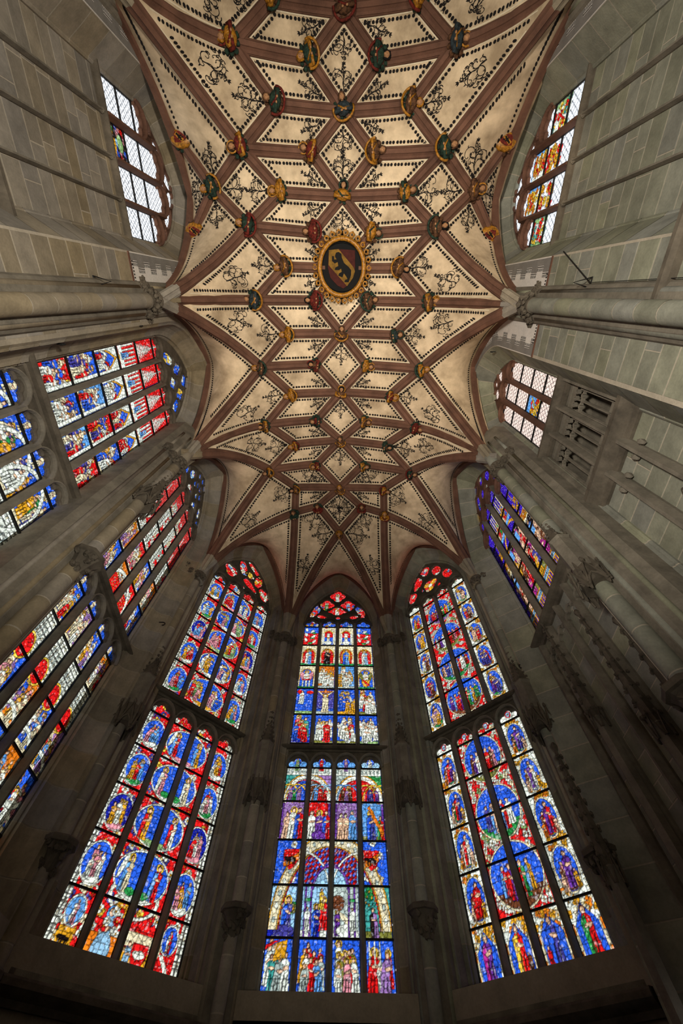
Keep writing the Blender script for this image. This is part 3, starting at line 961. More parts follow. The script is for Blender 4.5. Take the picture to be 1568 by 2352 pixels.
def paint_clear(c, LX, ZR, tint, panels=(), pitch=.13, wob=0.0):
    c.rect(-3, 3, c.z0 - 1, c.z0 + 9, tint)
    c.nolead[:] = True
    if wob:
        c.col *= (1 - wob * (np.sin(c.U * 23 + c.Z * 31) * np.sin(c.U * 41 - c.Z * 13) > .2))[:, :, None]
    a_ = np.mod(c.U * 1.45 + c.Z, pitch) < .0125
    b_ = np.mod(-c.U * 1.45 + c.Z, pitch) < .0125
    c.rid[a_ | b_] = -1
    c.col[a_ | b_] = .22
    for x0, x1, z0, z1, kind in panels:
        c.nolead |= False
        mk = (c.U > x0) & (c.U < x1) & (c.Z > z0) & (c.Z < z1)
        c.nolead[mk] = False
        if kind == 'heraldic':
            c.rect(x0, x1, z0, z1, 'dark'); m_ = (x0 + x1) / 2
            c.flowers(x0, x1, z0, z1, 24, ['red', 'blue', 'pink', 'green', 'red'], .05)
            c.flowers(x0 + .05, x1 - .05, z0, z0 + .4 * (z1 - z0), 14, ['gold', 'yellow', 'gold'], .07)
            c.ell(m_, z0 + .68 * (z1 - z0), .15, .13, 'lgreen'); c.ell(m_, z0 + .5 * (z1 - z0), .06, .06, 'sky')
        elif kind == 'arms':
            m_, q = (x0 + x1) / 2, (z0 + z1) / 2
            c.rect(x0, x1, z0, z1, 'lblue'); c.flowers(x0, x1, z0, z1, 20, ['blue', 'sky', 'gold', 'red', 'dark'], .05)
            c.flowers(m_ - .16, m_ + .16, q - .2, q + .2, 10, ['red', 'red', 'gold', 'yellow'], .07)
            c.ell(m_ + .03, q + .04, .09, .09, 'sky'); c.poly([(m_ - .2, q - .25), (m_ - .16, q - .28), (m_ + .2, q + .2), (m_ + .16, q + .22)], 'yellow')
        elif kind == 'standard':
            c.rect(x0, x1, z0, z1, 'clear'); c.flowers(x0 + .1, x1 - .08, z0 + .05, z1 - .05, 26, ['red', 'gold', 'gold', 'red', 'yellow'], .07)
        elif kind == 'gilt':
            c.rect(x0, x1, z0, z1, 'lblue'); c.rect(x0 + .05, x1 - .05, z0 + .05, z1 - .05, 'white'); c.flowers(x0 + .08, x1 - .08, z0 + .05, z1 - .05, 30, ['gold', 'yellow', 'orange', 'red'], .06)
        elif kind == 'green':
            c.rect(x0, x1, z0, z1, 'lgreen'); c.rect(x0 + .1, x1 - .1, z0, z1, 'white'); c.flowers(x0 + .1, x1 - .06, z0 + .05, z1 - .05, 22, ['red', 'red', 'yellow', 'teal'], .06)
    c.rid[:] = np.where(c.rid < 0, 0, c.rid)
# ------------------------------------------------------------ windows
GLASS_OBJS = []


def grid_mesh(name, cv, mask, F, w_, m, parent, colors=True):
    jj, ii = np.nonzero(mask)
    if len(jj) == 0: return None
    W = cv.nx + 1
    q = np.stack([jj * W + ii, jj * W + ii + 1, (jj + 1) * W + ii + 1, (jj + 1) * W + ii], 1)
    uq, inv = np.unique(q.ravel(), return_inverse=True)
    u = cv.u0 + (uq % W) * cv.p + F.off
    z = cv.z0 + (uq // W) * cv.p
    base = np.array(F.o) - np.array(F.n) * w_
    co = base[None, :] + np.outer(u, np.array(F.t))
    co[:, 2] = z
    me = bpy.data.meshes.new(name)
    nf = len(jj)
    me.vertices.add(len(uq))
    me.vertices.foreach_set('co', co.astype(np.float32).ravel())
    me.loops.add(nf * 4)
    me.loops.foreach_set('vertex_index', inv.astype(np.int32).ravel())
    me.polygons.add(nf)
    me.polygons.foreach_set('loop_start', np.arange(0, nf * 4, 4, dtype=np.int32))
    me.update(calc_edges=True)
    if colors:
        at = me.attributes.new('Col', 'FLOAT_COLOR', 'POINT')
        cc = np.ones((len(uq), 4), np.float32)
        cc[:, :3] = cv.col[np.minimum(uq // W, cv.nz - 1), np.minimum(uq % W, cv.nx - 1)]
        at.data.foreach_set('color', cc.ravel())
    me.materials.append(M[m])
    o = bpy.data.objects.new(name, me)
    C.objects.link(o)
    o.parent = parent
    return o


def trefoil_head(a, b, z, h=1.0, cusp=0.26):
    m_, R_ = (a + b) / 2, (b - a) / 2
    pts = []
    for i in range(25):
        th = math.pi * (1 - i / 24)
        r = R_ * (1 - cusp + cusp * abs(math.cos(3 * (th - math.pi / 6))) * 1.0)
        if i in (0, 24): r = R_
        pts.append((m_ + r * math.cos(th), z + r * math.sin(th) * h))
    return pts


def foil(u, z, ru, rz, rot=0.0, lobes=4, dep=0.25, ph=0.0):
    pts = []
    n = 12 * max(lobes, 2)
    for i in range(n):
        th = 2 * math.pi * i / n
        r = 1 - dep + dep * abs(math.cos(lobes * (th - ph) / 2)) if lobes else 1
        x, y = r * ru * math.cos(th), r * rz * math.sin(th)
        pts.append((u + x * math.cos(rot) - y * math.sin(rot), z + x * math.sin(rot) + y * math.cos(rot)))
    return pts


def light_borders(hw, nl, mw):
    lw = (2 * hw - (nl - 1) * mw) / nl
    return [(-hw + i * (lw + mw), -hw + i * (lw + mw) + lw) for i in range(nl)]


def build_window(root, F, hw, rows, painter, zs, za, nl=4, mw=0.11, foils=(), pitch=0.014, seed=1, low=False,
                 headh=1.15, tmat='dark', mmat='trim', lead=0.085, heads=None):
    """one glazed opening: panes row by row, mullions, saddle bars, tracery"""
    z0, zl = rows[0], rows[-1]
    LX = light_borders(hw, nl, mw)
    top = za if not low else zl + 0.4
    cv = Cv(-hw - .1, hw + .1, z0 - .05, top + .08, pitch, seed)
    painter(cv, LX, rows)
    cv.finish(cell=lead)
    if low:
        for a, b in zip(rows[:-1], rows[1:]):
            for f in (1 / 3, 2 / 3):
                j = int((a + (b - a) * f - cv.z0) / pitch)
                cv.col[j] *= 0.35
    hd = heads or [zl] * nl
    ops = []
    for i, (a, b) in enumerate(LX):
        rect = [(a, z0), (b, z0), (b, hd[i]), (a, hd[i])]
        head = trefoil_head(a, b, hd[i], headh)
        ops.append(('light', rect, head))
    used = np.zeros((cv.nz, cv.nx), bool)
    for _, rect, head in ops:
        mk = inpoly(cv.U, cv.Z, rect)
        used |= mk
        for k in range(len(rows) - 1):
            zz1 = rows[k + 1] if k < len(rows) - 2 else 99
            grid_mesh('pane', cv, mk & (cv.Z > rows[k]) & (cv.Z <= zz1), F, 0.0, 'glass', root)
        hm = inpoly(cv.U, cv.Z, head) & ~used
        used |= hm
        grid_mesh('pane', cv, hm, F, 0.0, 'glass', root)
    inside = inpoly(cv.U, cv.Z, [(-hw - .05, z0)] + outline(hw + .05, z0, zs, za + .05) + [(hw + .05, z0)]) if not low else (abs(cv.U) < hw + .06)
    for f in foils:
        f = (f[0], f[1], f[2] * 1.17, f[3] * 1.17) + tuple(f[4:])
        p = foil(*f)
        mk = inpoly(cv.U, cv.Z, p) & ~used & inside
        used |= mk
        grid_mesh('pane', cv, mk, F, 0.0, 'glass', root)
        sweep(F, p, [(0.0, -.01), (-.004, .04), (-.02, .06), (-.035, .06), (-.045, .02)], closed=True, flip=1 if area(p) > 0 else -1).obj('tracery_bar', tmat, root)
    zp = min(hd) - .02
    plate = inside & ~used & (cv.Z > zp)
    grid_mesh('tracery_plate', cv, plate, F, 0.03, tmat, root, colors=False)
    prof = [(0.0, -.01), (0.0, .04), (.02, .07), (.035, .07), (.045, .02)]
    for (a, b), (_, rect, head) in zip(LX, ops):
        R_ = (b - a) / 2 + .012
        zc_ = rect[3][1]
        ring_ = [((a + b) / 2 - R_ * math.cos(math.pi * t / 14), zc_ + R_ * (1.12 if low else 1.3) * math.sin(math.pi * t / 14)) for t in range(15)]
        sweep(F, ring_, [(0, .02), (.0, .09), (.02, .14), (.04, .14), (.05, .02)]).obj('light_arch', mmat if low else tmat, root)
    for _, rect, head in ops:
        sweep(F, head, prof).obj('tracery_bar', tmat, root)
    # mullions
    for i in range(nl - 1):
        u = (LX[i][1] + LX[i + 1][0]) / 2
        h = mw / 2
        pr = [(-h, -.03), (-h, .04), (-.024, .16), (.024, .16), (h, .04), (h, -.03)]
        mb = MB()
        mb.strip([[F.Q(u + d, w_, z) for d, w_ in pr] for z in (z0 - .04, max(hd[i], hd[i + 1]) + .08)])
        mb.obj('mullion', mmat, root)
    for i, (a, b) in enumerate(LX):
        for k in range(len(rows)):
            mb = MB()
            t_ = .016 if 0 < k else .02
            mb.box((a - .02, -.005, rows[k] - t_), (b + .02, .03, rows[k] + t_), F.Q)
            mb.obj('saddle_bar', 'lead', root)
        if not low or True:
            for e in (a, b):
                mb = MB()
                mb.box((e - .008, -.01, z0), (e + .008, .02, hd[i]), F.Q)
                mb.obj('glazing_lead', 'lead', root)
    return LX


def area(p): return sum(p[i][0] * p[(i + 1) % len(p)][1] - p[(i + 1) % len(p)][0] * p[i][1] for i in range(len(p)))


def resample(pts, step):
    out = [pts[0]]
    acc = 0.0
    for a, b in zip(pts[:-1], pts[1:]):
        L_ = math.hypot(b[0] - a[0], b[1] - a[1])
        n = max(1, int(round(L_ / step)))
        for i in range(1, n + 1): out.append((a[0] + (b[0] - a[0]) * i / n, a[1] + (b[1] - a[1]) * i / n))
    return out


REV1 = [(0.0, -.03), (0.0, .05), (.025, .09), (.05, .09), (.055, .15), (.11, .17), (.16, .2), (.24, .3), (.29, .44), (.30, .52), (.34, .54), (.38, WF)]

REV2 = [(0.0, -.03), (0.0, .06), (.03, .09), (.05, .09), (.07, .12), (.22, .35), (.37, .56), (.38, WF)]


def reveal(parent, F, hw, z0, zs, za, m='stone', group=3, mort='mortar_d', REV=REV1):
    pts = resample(outline(hw + .012, z0, zs, za + .02, n=16, steps=1), .2)
    sweep(F, pts, [(d + .006, w_ - .003) for d, w_ in REV]).obj('jamb_mortar', mort, parent)
    ns = normals2(pts)
    i = 0
    while i < len(pts) - 1:
        j = min(i + group, len(pts) - 1)
        seg = list(zip(pts, ns))[i:j + 1]
        mb = MB()
        rows = []
        for q, (p, n_) in enumerate(seg):
            p = Vector(p)
            if q == 0:
                d = (Vector(seg[1][0]) - p); p = p + d.normalized() * .011
            if q == len(seg) - 1:
                d = (Vector(seg[-2][0]) - p); p = p + d.normalized() * .011
            rows.append([F.Q(p.x + n_.x * d_, w_, p.y + n_.y * d_) for d_, w_ in REV])
        mb.strip(rows, caps=False)
        mb.obj('voussoir', m, parent)
        i = j
    return [(p[0] + n_.x * REV[-1][0], p[1] + n_.y * REV[-1][0]) for p, n_ in zip(pts, ns)]


def wall_plate(name, F, hole, zb=-1.6, zt=14.6, m='mortar_d', H=None):
    """flat wall at the face line round an arched hole (hole in window coordinates)"""
    H = H or F.half + .08
    mb = MB()
    P_ = lambda u, z: F.P(u, WF, z)
    if hole is None:
        mb.add([P_(-H, zb), P_(H, zb), P_(H, zt), P_(-H, zt)], [(0, 1, 2, 3)])
    else:
        pts = [(u + F.off, z) for u, z in hole]
        k = max(range(len(pts)), key=lambda i: pts[i][1])
        L_, R_ = pts[:k + 1], pts[k:][::-1]
        for seq, e in ((L_, -H), (R_, H)):
            for a, b in zip(seq[:-1], seq[1:]):
                mb.add([P_(e, a[1]), P_(a[0], a[1]), P_(b[0], b[1]), P_(e, b[1])], [(0, 1, 2, 3)])
        mb.add([P_(-H, zb), P_(H, zb), P_(H, L_[0][1]), P_(-H, L_[0][1])], [(0, 1, 2, 3)])
        mb.add([P_(-H, pts[k][1]), P_(H, pts[k][1]), P_(H, zt), P_(-H, zt)], [(0, 1, 2, 3)])
    return mb.obj(name, m, kind='structure')


_unit = {}


def unit_block(m):
    if m not in _unit:
        b = .012
        mb = MB()
        o = [(-.5, -.5), (.5, -.5), (.5, .5), (-.5, .5)]
        i_ = [(-.5 + b, -.5 + 2 * b), (.5 - b, -.5 + 2 * b), (.5 - b, .5 - 2 * b), (-.5 + b, .5 - 2 * b)]
        vs = [(x, -.5, z) for x, z in o] + [(x, .3, z) for x, z in o] + [(x, .5, z) for x, z in i_]
        fs = [(0, 1, 5, 4), (1, 2, 6, 5), (2, 3, 7, 6), (3, 0, 4, 7), (4, 5, 9, 8), (5, 6, 10, 9), (6, 7, 11, 10), (7, 4, 8, 11), (8, 9, 10, 11)]
        me = bpy.data.meshes.new('stone_block')
        me.from_pydata(vs, [], fs)
        me.materials.append(M[m])
        _unit[m] = me
    return _unit[m]


def ashlar(parent, F, u0, u1, z0, z1, w_, m='stone', seed=0, hmin=.30, hmax=.46, lmin=.7, lmax=1.25, gap=.012):
    rn = random.Random(seed)
    me = unit_block(m)
    z = z0
    M3 = Matrix((F.t, -F.n, Vector((0, 0, 1)))).transposed().to_4x4()
    while z < z1 - .08:
        h = rn.uniform(hmin, hmax)
        if z + h > z1 - .14: h = z1 - z
        u = u0 - rn.uniform(0, .6) if u1 - u0 > 1 else u0
        while u < u1 - .02:
            l = rn.uniform(lmin, lmax) if u1 - u0 > 1 else rn.uniform(.35, .8)
            a, b = max(u, u0), min(u + l, u1)
            if u1 - b < .18: b = u1
            if b - a > .1:
                o = bpy.data.objects.new('stone_block', me)
                C.objects.link(o)
                o.parent = parent
                mw_ = M3.copy()
                mw_.translation = F.P((a + b) / 2, w_ - .0105 + rn.uniform(-.0015, .0015), z + h / 2)
                o.matrix_local = mw_ @ Matrix.Diagonal((b - a - gap, .03, h - gap, 1))
            u = b
        z += h
    return


def vbar(parent, F, u, z0, z1, wb, hw_=.055, dep=.16, m='trim', name='blind_mullion', off=True):
    pr = [(-hw_, wb), (-hw_, wb + dep * .3), (-hw_ * .4, wb + dep), (hw_ * .4, wb + dep), (hw_, wb + dep * .3), (hw_, wb)]
    mb = MB()
    Pf = F.Q if off else F.P
    mb.strip([[Pf(u + d, w_, z) for d, w_ in pr] for z in (z0, z1)])
    return mb.obj(name, m, parent)


def ledge(parent, F, u0, u1, zt, h, w0, w1, m='trim', name='ledge', off=False):
    """moulded shelf: profile runs out from w0 to w1, thickness h below zt"""
    Pf = F.Q if off else F.P
    pr = [(w0, zt), (w1 - .03, zt - .02), (w1, zt - .05), (w1, zt - .05 - h * .25), (w1 - .06, zt - .05 - h * .4), (w0 + (w1 - w0) * .45, zt - h * .75), (w0 + (w1 - w0) * .35, zt - h), (w0, zt - h)]
    mb = MB()
    mb.strip([[Pf(u, a, b) for a, b in pr] for u in (u0, u1)])
    return mb.obj(name, m, parent)


U0, HU, L0, HL = 6.71, 0.8843, 2.12, 0.79
RU, RL = rows_of(U0, HU, 5), rows_of(L0, HL, 5)
WL = {}


def wroot(n, label):
    return empty('window_%d' % n, label, 'window', kind='structure')


def setup_bay(key, wname, m, hole):
    w_ = wall_plate(wname, FA[key], hole)
    WL[key] = w_
    return w_


# apse: three tall double windows with glass above and below a transom
def apse_bay(key, num, label, wname, paint_up, paint_low, foils, m='dark', hw=1.22, za=13.2, seed=1, heads=None, tm='dark', sm='stone'):
    F = FA[key]
    wl = empty(wname, None, None, kind='structure')
    hole = reveal(wl, F, hw, L0, 11.13, za, m=sm)
    p = wall_plate('wall_face', F, hole)
    p.parent = wl
    del p['kind']
    WL[key] = wl
    r = wroot(num, label)
    build_window(r, F, hw, RU, paint_up, 11.13, za, foils=foils, pitch=.014, seed=seed, tmat=tm, heads=heads)
    build_window(r, F, hw, RL, paint_low, 6.1, 6.4, low=True, pitch=.0125, seed=seed + 50, headh=.95, tmat='dark')
    ledge(r, F, -hw - .32, hw + .32, 6.60, .13, -.02, .24, 'dark', 'transom', off=True)
    ledge(r, F, -hw - .1, hw + .1, 6.66, .05, -.02, .1, 'trim', 'glazing_sill', off=True)
    # sloping sill and string course below
    mb = MB()
    mb.strip([[F.Q(u, a, b) for a, b in ((-.03, L0 - .02), (.02, L0 - .02), (WF, L0 - .32), (WF, L0 - .5))] for u in (-hw - .4, hw + .4)], caps=False)
    mb.obj('sill', 'dark', wl)
    for i in range(3):
        mb = MB()
        for q in range(7): mb.blob(F.Q((i - 1) * .66 + random.uniform(-.1, .1), .18 + random.uniform(-.03, .08), L0 - .12 + random.uniform(-.08, .05)), (.07, .06, .06), lump=.5, seed=q)
        mb.obj('carved_mullion_foot', 'dark', wl, smooth=True)
    ledge(wl, F, -F.half + .2, F.half - .2, 1.72, .26, WF - .02, WF + .24, 'dark', 'string_course')
    # blind tracery dado under the sill
    for i in range(4):
        a = -1.3 + i * .65
        sweep(F, [(a + .04, -1.0)] + trefoil_head(a + .04, a + .61, 1.0, 1.0) + [(a + .61, -1.0)], [(0, WF), (0, WF + .06), (.03, WF + .06), (.03, WF)], off=False).obj('blind_arch', 'dark', wl)
    return r


def std_foils(k):
    if k == 'C': return [(-.03, 12.85, .27, .3, 0, 4), (-.45, 12.3, .26, .27, 0, 4), (.39, 12.3, .26, .27, 0, 4), (-.03, 11.98, .33, .2, 0, 4),
                         (-.88, 11.95, .14, .34, -.35, 3), (.86, 11.95, .14, .34, .35, 3), (-.62, 11.66, .2, .09, -.3, 3), (.62, 11.66, .2, .09, .3, 3), (0, 11.6, .07, .1, 0, 2)]
    if k == 'L': return [(-.72, 12.0, .25, .27, .5, 3), (-.28, 12.55, .16, .4, .3, 2), (.18, 12.86, .36, .15, -.6, 2), (.08, 12.42, .17, .16, 0, 4), (.5, 12.38, .15, .36, -.1, 2),
                         (.18, 11.93, .34, .16, -.45, 3), (.86, 11.93, .22, .28, .5, 3), (-.9, 12.45, .07, .09, 0, 3), (.93, 12.4, .06, .13, .3, 2), (-.03, 11.62, .05, .07, 0, 0)]
    if k == 'R': return [(-.12, 12.86, .2, .26, .4, 3), (.36, 12.5, .16, .3, .3, 2), (.74, 12.0, .15, .3, .4, 2), (-.55, 12.45, .19, .32, -.3, 3), (-.05, 11.98, .29, .26, .3, 3),
                         (-.92, 11.92, .2, .26, .2, 3), (.3, 11.72, .06, .08, 0, 0), (-.4, 11.95, .05, .08, 0, 0)]
    if k == 'N': return [(-.62, 12.25, .12, .3, -.3, 2), (-.3, 11.75, .17, .24, 0, 4), (.36, 11.75, .17, .24, 0, 4), (.8, 12.1, .11, .28, .3, 2)] + [(x, y, .09, .13, 0, 3) for x, y in
                         ((-.28, 12.85), (-.1, 12.5), (.12, 12.62), (.25, 12.95), (.35, 12.45), (.0, 13.0), (-.25, 12.3), (.15, 12.2))] + [(-.95, 11.9, .1, .2, 0, 2), (1.0, 11.8, .1, .2, 0, 2)]
    if k == 'NB': return [(-.55, 11.95, .13, .36, -.35, 2), (-.2, 12.45, .15, .26, 0, 4), (.12, 12.0, .15, .22, 0, 4), (.22, 12.85, .17, .24, 0, 4), (.5, 12.35, .15, .26, 0, 4), (.78, 11.85, .13, .36, .35, 2)]
    if k == 'S': return [(-.92, 12.25, .12, .26, 0, 2), (-.25, 13.0, .2, .16, 0, 3), (.3, 12.75, .13, .22, 0, 2), (.7, 12.3, .13, .3, .3, 2), (0, 12.35, .13, .2, 0, 2), (-.45, 12.5, .14, .36, -.3, 2), (.35, 12.1, .1, .16, 0, 2), (-.95, 11.75, .1, .2, 0, 2), (.95, 11.75, .1, .2, 0, 2)]


HS = [11.13] * 4
apse_bay('C', 1, 'middle stained glass window of the apse, crucifixion scene above a painted arch', 'wall_end', paint_C_up, paint_C_low, std_foils('C'), seed=3)
apse_bay('L', 2, 'apse window of blue roundels on red with white tower borders', 'wall_left_apse', lambda c, l, z: paint_L(c, l, z), lambda c, l, z: paint_L(c, l, z, True), std_foils('L'), seed=5, heads=[11.1, 11.2, 11.2, 11.1])
apse_bay('R', 3, 'apse window with four apostles in blue niches along its bottom row', 'wall_right_apse', lambda c, l, z: paint_R(c, l, z), lambda c, l, z: paint_R(c, l, z, True), std_foils('R'), seed=7, sm='stone_g')
apse_bay('N', 4, 'double window of red diapered glass with white canopies, seen at a steep slant', 'wall_left_corner', lambda c, l, z: paint_N(c, l, z, 'N'), lambda c, l, z: paint_N(c, l, z, 'N', True), std_foils('N'), seed=9)
apse_bay('NB', 5, 'double window with white pinnacles on red above blue and gold scenes', 'wall_left_bay', lambda c, l, z: paint_N(c, l, z, 'NB'), lambda c, l, z: paint_N(c, l, z, 'NB', True), std_foils('NB'), seed=11, hw=1.165)


def plain_wall(key, wname, hw, z0, zs, za, m):
    F = FA[key]
    wl = empty(wname, None, None, kind='structure')
    hole = reveal(wl, F, hw, z0, zs, za, m=m, mort='mortar', REV=REV2)
    p = wall_plate('wall_face', F, hole, m='mortar')
    p.parent = wl
    del p['kind']
    WL[key] = wl
    return wl


def blind_back(wl, F, hw, z0, z1, wb, seed, m):
    mb = MB()
    mb.add([F.Q(-hw - .05, wb, z0), F.Q(hw + .05, wb, z0), F.Q(hw + .05, wb, z1), F.Q(-hw - .05, wb, z1)], [(0, 1, 2, 3)])
    mb.obj('mortar_bed', 'mortar', wl)
    ashlar(wl, F, -hw - .03 + F.off, hw + .03 + F.off, z0, z1, wb, m, seed)


# octagon side facing window 4: window over a blind traceried wall
F = FA['S']
wl = plain_wall('S', 'wall_right_corner', 1.22, 1.0, 11.13, 13.2, 'stone_g')
r = wroot(6, 'window of violet and gold glass over blind stone tracery, partly behind shafts')
build_window(r, F, 1.22, rows_of(7.05, (11.4 - 7.05) / 5, 5), paint_S, 11.13, 13.2, foils=std_foils('S'), seed=13, tmat='rib', heads=[10.9, 11.5, 11.5, 10.9])
ledge(r, F, -1.5, 1.5, 6.98, .2, -.02, .26, 'dark', 'glazing_sill', off=True)
blind_back(wl, F, 1.22, 1.0, 7.04, .02, 21, 'stone_g')
for i in range(5): vbar(wl, F, -1.2 + i * .6, 1.0, 6.75, .02)
for i in range(4):
    a = -1.2 + i * .6 + .05
    sweep(F, trefoil_head(a, a + .5, 6.2, .9, .3), [(0, .02), (0, .1), (.03, .12), (.06, .02)]).obj('blind_arch', 'trim', wl)

# straight bay with three lights of diamond glazing and a blind gallery
F = FA['SB']
wl = plain_wall('SB', 'wall_right_bay', .82, 1.0, 11.7, 13.2, 'stone_g')
r = wroot(7, 'window of rosy diamond panes with one coloured panel above a stone gallery')
LXs = light_borders(.82, 3, .13)
build_window(r, F, .82, rows_of(9.12, .72, 4), lambda c, l, z: paint_clear(c, l, z, 'rosy', [(LXs[1][0], LXs[1][1], z[1] - .02, z[2], 'arms')], .17, .16),
             11.7, 13.2, nl=3, mw=.13, foils=[(-.28, 12.75, .14, .2, .3, 3), (.28, 12.75, .14, .2, -.3, 3), (0, 12.95, .09, .12, 0, 3)], seed=15, tmat='rib', mmat='rib', heads=[11.75, 12.0, 11.75])
ledge(r, F, -1.0, 1.0, 9.06, .28, -.02, .2, 'dark', 'glazing_sill', off=True)
# gallery
gal = empty('window_8', 'blind stone gallery of three traceried openings under the rosy window', 'gallery', kind='structure')
mb = MB()
x0, x1 = -.85, .85
mb.add([F.Q(x0, -.55, 6.8), F.Q(x1, -.55, 6.8), F.Q(x1, -.55, 8.65), F.Q(x0, -.55, 8.65), F.Q(x0, 0, 6.8), F.Q(x1, 0, 6.8), F.Q(x1, 0, 8.65), F.Q(x0, 0, 8.65)],
       [(0, 1, 2, 3), (0, 4, 5, 1), (1, 5, 6, 2), (2, 6, 7, 3), (3, 7, 4, 0)])
mb.obj('gallery_recess', 'trim', gal)
mb = MB()
mb.add([F.Q(-.95, -.03, 8.5), F.Q(.95, -.03, 8.5), F.Q(.95, -.03, 9.12), F.Q(-.95, -.03, 9.12)], [(0, 1, 2, 3)])
mb.obj('gallery_lintel', 'trim', gal)
for i in range(3):
    a = -.82 + i * .59
    b = a + .46
    m_ = (a + b) / 2
    for u in (a + .02, m_, b - .02): vbar(gal, F, u, 6.8, 8.25, -.02, .022, .07, 'trim', 'gallery_bar')
    for u0_, u1_ in ((a + .03, m_ - .01), (m_ + .01, b - .03)):
        sweep(F, trefoil_head(u0_, u1_, 8.05, 1.2, .3), [(0, -.02), (0, .04), (.02, .05), (.04, -.02)]).obj('gallery_arch', 'trim', gal)
    for q in range(3): sweep(F, foil(a + .1 + q * .13, 8.38, .055, .07, 0, 3), [(0, -.02), (0, .04), (.015, .04), (.02, -.02)], closed=True).obj('gallery_tracery', 'trim', gal)
    mb = MB(); mb.box((a + .03, -.06, 7.15), (b - .03, .02, 7.22), F.Q); mb.obj('gallery_rail', 'trim', gal)
for i in range(4): vbar(gal, F, -.885 + i * .59, 6.75, 8.85, -.03, .06, .18, 'trim', 'gallery_pier')
ledge(wl, F, -1.05, 1.05, 6.8, .4, -.02, .28, 'dark', 'ledge', off=True)
blind_back(wl, F, .82, 1.0, 6.8, .02, 23, 'stone_g')
for u in (-.27, .3): vbar(wl, F, u, 1.0, 6.5, .02, .07, .2)
for u in (-.27, .3):
    for sg in (-1, 1):
        mb = MB(); mb.blob(F.Q(u + sg * .13, .1, 6.1), (.05, .05, .08), lump=.4, seed=3); mb.obj('cusp', 'trim', wl)
ashlar(wl, F, .86, 1.62, -1.6, 9.55, WF, 'stone_g', 31)

# the long bay: clerestory windows above blind panels, either side
NCF = dict(NC=('wall_left', 'stone', 9, 'clear'), SC=('wall_right', 'stone_g', 10, 'clear'))
for key, (wn, sm, num, tint) in NCF.items():
    F = FA[key]
    wl = plain_wall(key, wn, 1.36, 3.0 if key == 'NC' else 6.1, 12.5, 14.28, sm)
    r = wroot(num, 'bluish clear clerestory window with a single coloured panel' if key == 'NC' else 'glaring clear clerestory window with several red and gold panels')
    LXc = light_borders(1.36, 4, .12)
    if key == 'NC': pan = [(LXc[1][0], LXc[1][1], 11.0, 11.85, 'heraldic')]
    else: pan = [(LXc[3][0], LXc[3][1], 11.75, 12.6, 'green'), (LXc[2][0], LXc[2][1], 11.75, 12.55, 'standard'), (LXc[2][0], LXc[2][1], 12.55, 13.3, 'gilt'),
                 (LXc[1][0], LXc[1][1], 11.75, 12.55, 'standard'), (LXc[1][0], LXc[1][1], 12.55, 13.3, 'gilt'), (LXc[0][0], LXc[0][1], 11.75, 12.6, 'green')]
    build_window(r, F, 1.36, [11.02, 11.8, 12.5], lambda c, l, z: paint_clear(c, l, z, tint, pan, .17 if key == 'NC' else .2), 12.5, 14.28, mw=.12,
                 foils=[(-.66, 13.62, .15, .34, -.75, 2), (.66, 13.62, .15, .34, .75, 2), (-.2, 13.98, .14, .3, -.4, 2), (.22, 13.98, .14, .3, .4, 2), (-1.12, 13.12, .1, .24, -.5, 2), (1.12, 13.12, .1, .24, .5, 2), (0, 13.62, .1, .14, 0, 3)],
                 seed=17 + num, tmat='rib', mmat='rib', heads=[12.55, 13.2, 13.2, 12.55], headh=1.0)
    ledge(r, F, -1.6, 1.6, 11.0, .16, -.02, .15, 'dark', 'glazing_sill', off=True)
    blind_back(wl, F, 1.36, 3.0 if key == 'NC' else 6.1, 11.0, .02, 40 + num, sm)
    for i in range(3): vbar(wl, F, (LXc[i][1] + LXc[i + 1][0]) / 2, 3.0 if key == 'NC' else 6.1, 10.88, .02, .035, .11)
    for i in range(3):
        mb = MB(); u = (LXc[i][1] + LXc[i + 1][0]) / 2
        mb.lathe([(.03, 0), (.045, .05), (.06, .1)], 8, c=F.Q(u, .08, 10.74)); mb.obj('corbel_cap', 'trim', wl)
    hr = 1.36 + .42
    ashlar(wl, F, -2.3, -hr + F.off, -1.6, 9.6, WF, sm, 60 + num)
    ashlar(wl, F, hr + F.off, 2.3, -1.6, 9.6, WF, sm, 70 + num)
    ashlar(wl, F, -hr + F.off, hr + F.off, -1.6, 3.0 - .02 if key == 'NC' else 5.8, WF, sm, 90 + num)
    if key == 'NC': ledge(wl, F, -1.62, 1.62, 7.08, .25, -.02, .3, 'dark', 'string_course', off=True)
    else: ledge(wl, F, -2.52, 2.52, 6.08, .28, WF - .5, WF + .16, 'dark', 'string_course')
    mb = MB()
    mb.add([F.P(-2.6, WF - .5, -1.6), F.P(2.6, WF - .5, -1.6), F.P(2.6, WF - .5, 6.4), F.P(-2.6, WF - .5, 6.4)], [(0, 1, 2, 3)])

# narrow strips of ashlar beside the stained windows
ashlar(WL['NB'], FA['NB'], -1.66, -1.42, -1.6, 10.2, WF, 'stone', 81)


